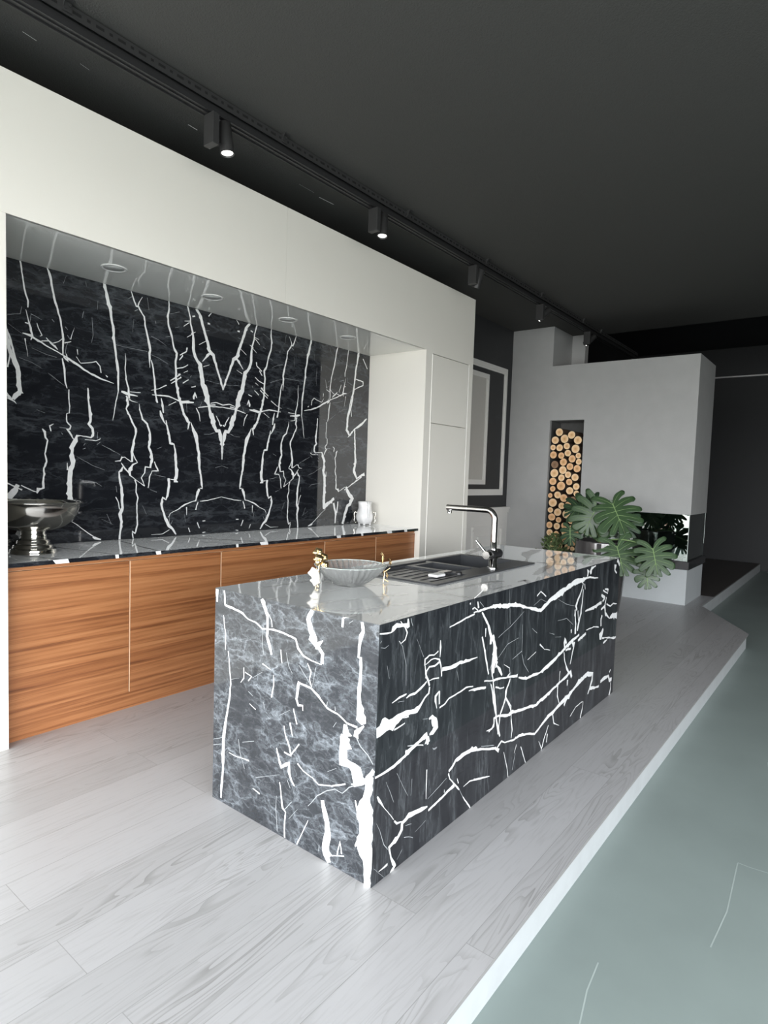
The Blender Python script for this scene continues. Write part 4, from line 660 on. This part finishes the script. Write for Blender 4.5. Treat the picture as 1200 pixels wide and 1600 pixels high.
for k, x in enumerate((.480, 1.854, 3.248, 4.684, 6.109)):
    sp_ = thing('track_spotlight', 'black cylinder track spotlight, '+names[k], 'spotlight', (x, TYK, TZ), 'track spotlights')
    obj('adapter_box', boxes((x-.020, x+.020, TYK-.040, TYK+.042, TZ-.160, TZ-.001)), M['strut'], sp_, bevel=.002)
    ax, ay = tilts[k]
    pv = Vector((x+.088, TYK-.005, TZ-.085)); dr = Vector((math.sin(ay)*math.cos(ax), -math.sin(ax) if k < 2 else math.sin(ax), -math.cos(ax)*math.cos(ay))).normalized()
    q = MB(); q.tube([(x+.018, TYK, TZ-.140), (x+.034, TYK-.002, TZ-.142), (x+.052, TYK-.004, TZ-.13)], .008, 10); obj('arm', q, M['metal_black'], sp_)
    q = MB(); A, B = pv-dr*.075, pv+dr*.085
    q.tube([A-dr*.002, A, B], [.030, .034, .038], 32, cap=False); q.tube([B, B-dr*.010], [.038, .0325], 32, cap=False); q.tube([A-dr*.002, A-dr*.0025], [.030, .001], 32, cap=False)
    obj('head', q, M['strut'], sp_)
    q = MB(); q.tube([B-dr*.022, B-dr*.006], [.012, .0315], 32, cap=True); obj('lens', q, M['lens'], sp_)
    sp_.children[-1]['label'] = 'lit white reflector'

# ------------------------------------------------------------------ fireplace
FX, FE = 6.05, 6.93
NY0, NY1, NZ0, NZ1 = 1.583, 2.035, .47, 2.165
fp = thing('fireplace', 'grey plastered corner fireplace with a hanging hood over a glass firebox', 'fireplace', (6.45, 1.4, 0))
b_ = boxes((FX, 6.68, NY1, 2.609, 2.865, CZ-.001), (FX, FE, NY1, 2.609, 0, 2.865), (FX, FE, NY0, NY1, NZ1, 2.865), (FX, FE, 1.36, NY0, 0, 2.865), (FX, FE, NY0, NY1, 0, NZ0), (6.42, FE, NY0, NY1, NZ0, NZ1), (FX, FE, .295, 1.36, 1.045, 2.865))
obj('chimney_breast', b_, M['plaster'], fp)
fc = obj('grey_column', boxes((6.681, 6.799, 1.853, 2.609, 2.866, CZ-.001)), M['plaster'], loc=(6.74, 2.2, 2.866))
tag(fc, 'grey plastered column stub rising behind the fireplace hood', 'column')
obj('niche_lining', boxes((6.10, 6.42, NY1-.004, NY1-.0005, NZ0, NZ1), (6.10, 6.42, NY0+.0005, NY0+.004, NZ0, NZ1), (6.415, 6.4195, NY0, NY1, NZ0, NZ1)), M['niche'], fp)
obj('plinth', boxes((FX+.01, FE, .30, 1.36, 0, .41)), M['plaster_pale'], fp)
obj('hearth_slab', boxes((FX-.004, 7.0, .283, 1.36, .41, .505)), M['granite'], fp, bevel=.003)
obj('firebox_back', boxes((6.86, 6.90, .345, 1.36, .506, 1.044), (6.09, 6.86, 1.34, 1.359, .506, 1.044), (6.13, 6.86, .37, 1.34, .506, .53)), M['soot'], fp)
obj('glass_pane', boxes((6.066, 6.071, .313, 1.355, .506, 1.044)), M['fglass'], fp)
obj('glass_pane', boxes((6.072, 6.955, .308, .313, .506, 1.044)), M['fglass'], fp)
obj('edge_highlight', boxes((6.064, 6.0715, .3065, .3125, .506, 1.044)), M['glass_hilite'], fp)
obj('edge_highlight', boxes((6.955, 6.963, .306, .315, .66, 1.044)), M['glass_hilite'], fp)  # pale strip standing in for the highlight on the pane's rear edge
pb = MB(); pb.ball((6.24, .44, .5312+.055), .055, 20, 0, (1.0, 1.5, 1.0)); po_ = obj('white_stone', pb, M['ceramic'], loc=(6.24, .44, .5312)); tag(po_, 'rounded white stone inside the glass firebox near its corner', 'stone')

# firewood: each log its own object
tone = ['pale', 'honey coloured', 'weathered brown']
raw = [tuple(int(q) for q in p.split(',')) for p in LOGS.split(' ')]
colsL = [[], [], [], []]
R = random.Random(9); placed = []
for (y, z, r) in raw:
    y, z, r = y/1000, z/1000, r/1000*1.02
    y = min(max(y, NY0+.006+r), NY1-.006-r)
    placed.append([y, z, r])
for it in range(60):       # let neighbours just touch
    for i in range(len(placed)):
        for j in range(i):
            a, b = placed[i], placed[j]; dy, dz = a[0]-b[0], a[1]-b[1]; d = math.hypot(dy, dz); ov = (a[2]+b[2])*1.0-d
            if ov > 0 and d > 1e-4:
                k = ov/2/d*.8; a[0] += dy*k; a[1] += dz*k; b[0] -= dy*k; b[1] -= dz*k
    for a in placed: a[0] = min(max(a[0], NY0+.006+a[2]), NY1-.006-a[2]); a[1] = max(a[1], NZ0+a[2])
for i, a in enumerate(placed):     # shave what still overlaps
    for j, b in enumerate(placed):
        if i != j:
            d = math.hypot(a[0]-b[0], a[1]-b[1])
            if d < a[2]+b[2]: k = d/(a[2]+b[2]); a[2] *= k; b[2] *= k
order = sorted(placed, key=lambda p: -p[1])
cnt = [0]*4
def ordn(n): return ['first', 'second', 'third', 'fourth', 'fifth', 'sixth', 'seventh', 'eighth', 'ninth', 'tenth', 'eleventh', 'twelfth', 'thirteenth', 'fourteenth', 'fifteenth', 'sixteenth', 'seventeenth', 'eighteenth', 'nineteenth', 'twentieth', 'twenty-first', 'twenty-second'][n]
cols = ['along the left wall', 'left of centre', 'right of centre', 'along the right wall']
for (y, z, r) in order:
    ci = min(3, max(0, int((NY1-y)/(NY1-NY0)*4)))
    wthr = (abs(y-1.957) < .03 and abs(z-1.594) < .03) or (abs(y-1.692) < .03 and abs(z-1.145) < .04)
    ti = 2 if wthr else (0 if R.random() < .62 else 1)
    sz = 'thick' if r > .049 else ('thin' if r < .040 else 'medium')
    lb = f'{sz} {tone[ti]} log {cols[ci]} of the niche, {ordn(cnt[ci])} from the top there'
    cnt[ci] += 1
    q = MB(); x0 = 6.058+R.uniform(0, .03); ph = R.uniform(0, 6.28); n = 28; rr = [r*(1-.035*(.5+.5*math.cos(2*t_*2*math.pi/n+ph))-.015*R.random()) for t_ in range(n)]
    f0 = [(x0, y+rr[k]*.955*math.cos(2*math.pi*k/n), z+rr[k]*.955*math.sin(2*math.pi*k/n)) for k in range(n)]
    f1 = [(x0+.006, y+rr[k]*math.cos(2*math.pi*k/n), z+rr[k]*math.sin(2*math.pi*k/n)) for k in range(n)]
    f2 = [(6.36, p[1], p[2]) for p in f1]
    q.add(f0, [tuple(range(n))[::-1]], 1); q.add(f0+f1, [(k, (k+1) % n, n+(k+1) % n, n+k) for k in range(n)], 0); q.add(f1+f2, [(k, (k+1) % n, n+(k+1) % n, n+k) for k in range(n)], 0, True); q.add(f2, [tuple(range(n))], 1)
    tag(obj('firewood_log', q, [M['bark'], (M['log1'], M['log2'], M['log3'])[ti]], loc=(6.2, y, z)), lb, 'log', 'firewood logs in the niche')

# ------------------------------------------------------------------ monstera
PX, PY = 5.0, .945
mo = thing('potted_monstera', 'large monstera with split leaves in a smoky glossy pot before the fireplace', 'plant', (PX, PY, 0))
q = MB(); q.lathe([(.20, 0), (.215, .01), (.245, .25), (.262, .52), (.266, .75), (.264, .765), (.252, .765), (.250, .74), (.240, .71), (.0, .71)], (PX, PY, 0), 56); obj('pot', q, M['pot'], mo)
q = MB(); q.lathe([(.2385, .712), (.12, .722), (0, .725)], (PX, PY, 0), 40); obj('soil', q, M['soil'], mo)
q = MB(); q.tube([(PX, PY, .715), (PX-.02, PY-.01, .77), (PX-.01, PY, .86)], [.020, .018, .012], 12); obj('stem', q, M['sheath'], mo)
def bez(p0, p1, p2, n=10): return [p0*(1-t_)**2+p1*2*t_*(1-t_)+p2*t_*t_ for t_ in [i/n for i in range(n+1)]]
def monstera_leaf(base, tip, nrm, W, root, seed, dark=False, lobes=6, droop=.18, ctrl=None):
    R = random.Random(seed); B, T = Vector(base), Vector(tip); L = (T-B).length; uax = (T-B).normalized(); n = Vector(nrm); n = (n-uax*n.dot(uax)).normalized(); vax = n.cross(uax)
    hw = W/2
    def P(u, v):  # leaf plane -> space with a soft cup and drooping rim
        d2 = (v/hw)**2 if hw else 0
        return B+uax*u+vax*v-n*(droop*hw*d2*.6+droop*L*.35*max(0, u/L)**2)
    p = MB(); s0 = R.uniform(.28, .36); NQ, NS = 8, 9
    jit = [R.uniform(.90, 1.08) for _ in range(2*lobes)]; cut = [R.random() < .82 for _ in range(2*lobes)]
    def blade(s_, t_, s, kk):
        o_ = L*.74*t_**1.15; th = math.radians(158-150*t_**.92)
        ln_ = hw*(.78+.36*math.sin(math.pi*min(1, t_*.85+.10))); ln_ = ln_+(L*.27-ln_)*max(0, (t_-.62)/.38)**1.3
        ln_ *= kk; a = th-.22*s*s*(1-t_)
        return o_+math.cos(a)*ln_*s, s_*math.sin(a)*ln_*s
    for si, s_ in enumerate((-1, 1)):
        for i in range(lobes):
            rows = []
            for k in range(NS+1):
                s = k/NS; row = []; c = max(0, (s-s0)/(1-s0))
                for j in range(NQ+1):
                    q_ = 2*j/NQ-1; tip = i == lobes-1 and q_ > 0
                    f_ = 1 if tip else 1-(.44 if cut[si*lobes+i] else .12)*c**.8
                    t_ = (i+.5+.5*q_*f_)/lobes
                    kk = 1+(jit[si*lobes+i]-1)*c; kk *= 1-(0 if tip else .16*abs(q_)**3*c)
                    row.append(P(*blade(s_, t_, s, kk)))
                rows.append(row)
            for k in range(NS):
                for j in range(NQ): p.face([rows[k][j], rows[k][j+1], rows[k+1][j+1], rows[k+1][j]], 0, True)
    lf = obj('leaf', p, M['leaf2'] if dark else M['leaf'], mo, weld=True); sd = lf.modifiers.new('thick', 'SOLIDIFY'); sd.thickness = .0022; sd.offset = 0
    q = MB(); q.tube([P(L*k/10, 0)+n*.003 for k in range(11)], [.0055*(1-.75*k/10) for k in range(11)], 8)
    for s_ in (-1, 1):
        for i in range(lobes-1):
            q.tube([P(*blade(s_, (i+.5)/lobes, f_, 1))+n*.0022 for f_ in (0, .28, .55, .80)], [.0024, .0018, .0013, .0007], 5)
    obj('midrib', q, M['rib'], lf)
    if root:
        r0 = Vector(root); c_ = Vector(ctrl) if ctrl else (r0+B)/2+Vector((0, 0, .16))
        q = MB(); q.tube(bez(r0, c_, B), [.010-.0005*k for k in range(11)], 8); obj('petiole', q, M['rib'], lf)
TOWARD = (-.78, -.35, .35)
rt_ = (PX-.01, PY, .74)
monstera_leaf((4.93, .987, 1.124), (4.86, 1.09, .83), (-.85, -.30, .42), .46, rt_, 1, ctrl=(5.05, .95, 1.05))
monstera_leaf((4.95, .83, 1.165), (4.83, .65, .88), (-.80, -.30, .50), .46, rt_, 2, ctrl=(5.02, .88, 1.08))
monstera_leaf((5.10, 1.119, 1.13), (5.02, 1.375, 1.04), (-.70, -.25, .62), .42, rt_, 3, True, ctrl=(5.1, 1.02, 1.0))
monstera_leaf((4.95, 1.271, .874), (4.92, 1.25, .68), (-.92, .15, .25), .25, rt_, 4, True, lobes=5, ctrl=(4.98, 1.12, .86))
monstera_leaf((4.80, .715, .735), (4.72, .60, .455), (-.86, -.28, .40), .44, rt_, 5, ctrl=(4.9, .84, .80))
monstera_leaf((4.75, .356, .752), (4.68, .275, .50), (-.88, -.28, .35), .36, rt_, 6, ctrl=(4.80, .68, .87))
monstera_leaf((4.80, .415, .535), (4.77, .385, .34), (-.90, -.25, .3), .24, rt_, 7, lobes=5, ctrl=(4.86, .62, .72))
monstera_leaf((5.20, .968, 1.05), (5.16, .93, .78), (-.9, -.2, .3), .36, rt_, 8, True, ctrl=(5.1, .95, .95))
monstera_leaf((5.12, .76, 1.02), (5.06, .70, .80), (-.85, -.35, .3), .34, rt_, 9, True, ctrl=(5.06, .85, .95))
monstera_leaf((5.22, 1.16, 1.02), (5.20, 1.19, .76), (-.9, .1, .3), .30, rt_, 10, True, ctrl=(5.12, 1.05, .9))

# bushy small plant in front of the log niche
HX, HY = 5.55, 1.68
bu = thing('potted_bush', 'small bushy plant with little rounded leaves in front of the log niche', 'plant', (HX, HY, 0))
q = MB(); q.lathe([(.11, 0), (.12, .01), (.15, .40), (.155, .42), (.145, .42), (.13, .40), (0, .40)], (HX, HY, 0), 36); obj('pot', q, M['terracotta'], bu)
q = MB(); q.lathe([(.129, .401), (0, .405)], (HX, HY, 0), 30); obj('soil', q, M['soil'], bu)
R = random.Random(17); lf = MB(); st = MB()
for k in range(190):
    a = R.uniform(0, 6.283); el = R.uniform(-.35, 1.45); rad = R.uniform(.06, .21)
    c_ = Vector((HX+rad*math.cos(a)*math.cos(el), HY+rad*math.sin(a)*math.cos(el), .535+rad*.98*math.sin(el)))
    d = (c_-Vector((HX, HY, .46))).normalized(); d = (d+Vector((R.uniform(-.6, .6), R.uniform(-.6, .6), R.uniform(-.5, .3)))).normalized()
    s_ = d.cross(Vector((R.uniform(-.4, .4), R.uniform(-.4, .4), 1))).normalized(); n = s_.cross(d); L = R.uniform(.032, .055)
    pts = []
    for i in range(5):
        u = i/4; wd = L*.42*math.sin(math.pi*(.06+.88*u)); b0 = c_+d*(L*u)-n*(L*.25*u*u)
        pts.append((b0-s_*wd-n*wd*-.2, b0, b0+s_*wd+n*wd*.2))
    for i in range(4):
        for j in range(2): lf.face([pts[i][j], pts[i][j+1], pts[i+1][j+1], pts[i+1][j]], 0, True)
    if k % 5 == 0: st.tube([(HX+R.uniform(-.04, .04), HY+R.uniform(-.04, .04), .40), (c_+Vector((HX, HY, .5)))/2, c_], .003, 5)
fo = obj('foliage', lf, M['bush'], bu, weld=True); sd = fo.modifiers.new('thick', 'SOLIDIFY'); sd.thickness = .001
obj('twigs', st, M['rib'], bu)
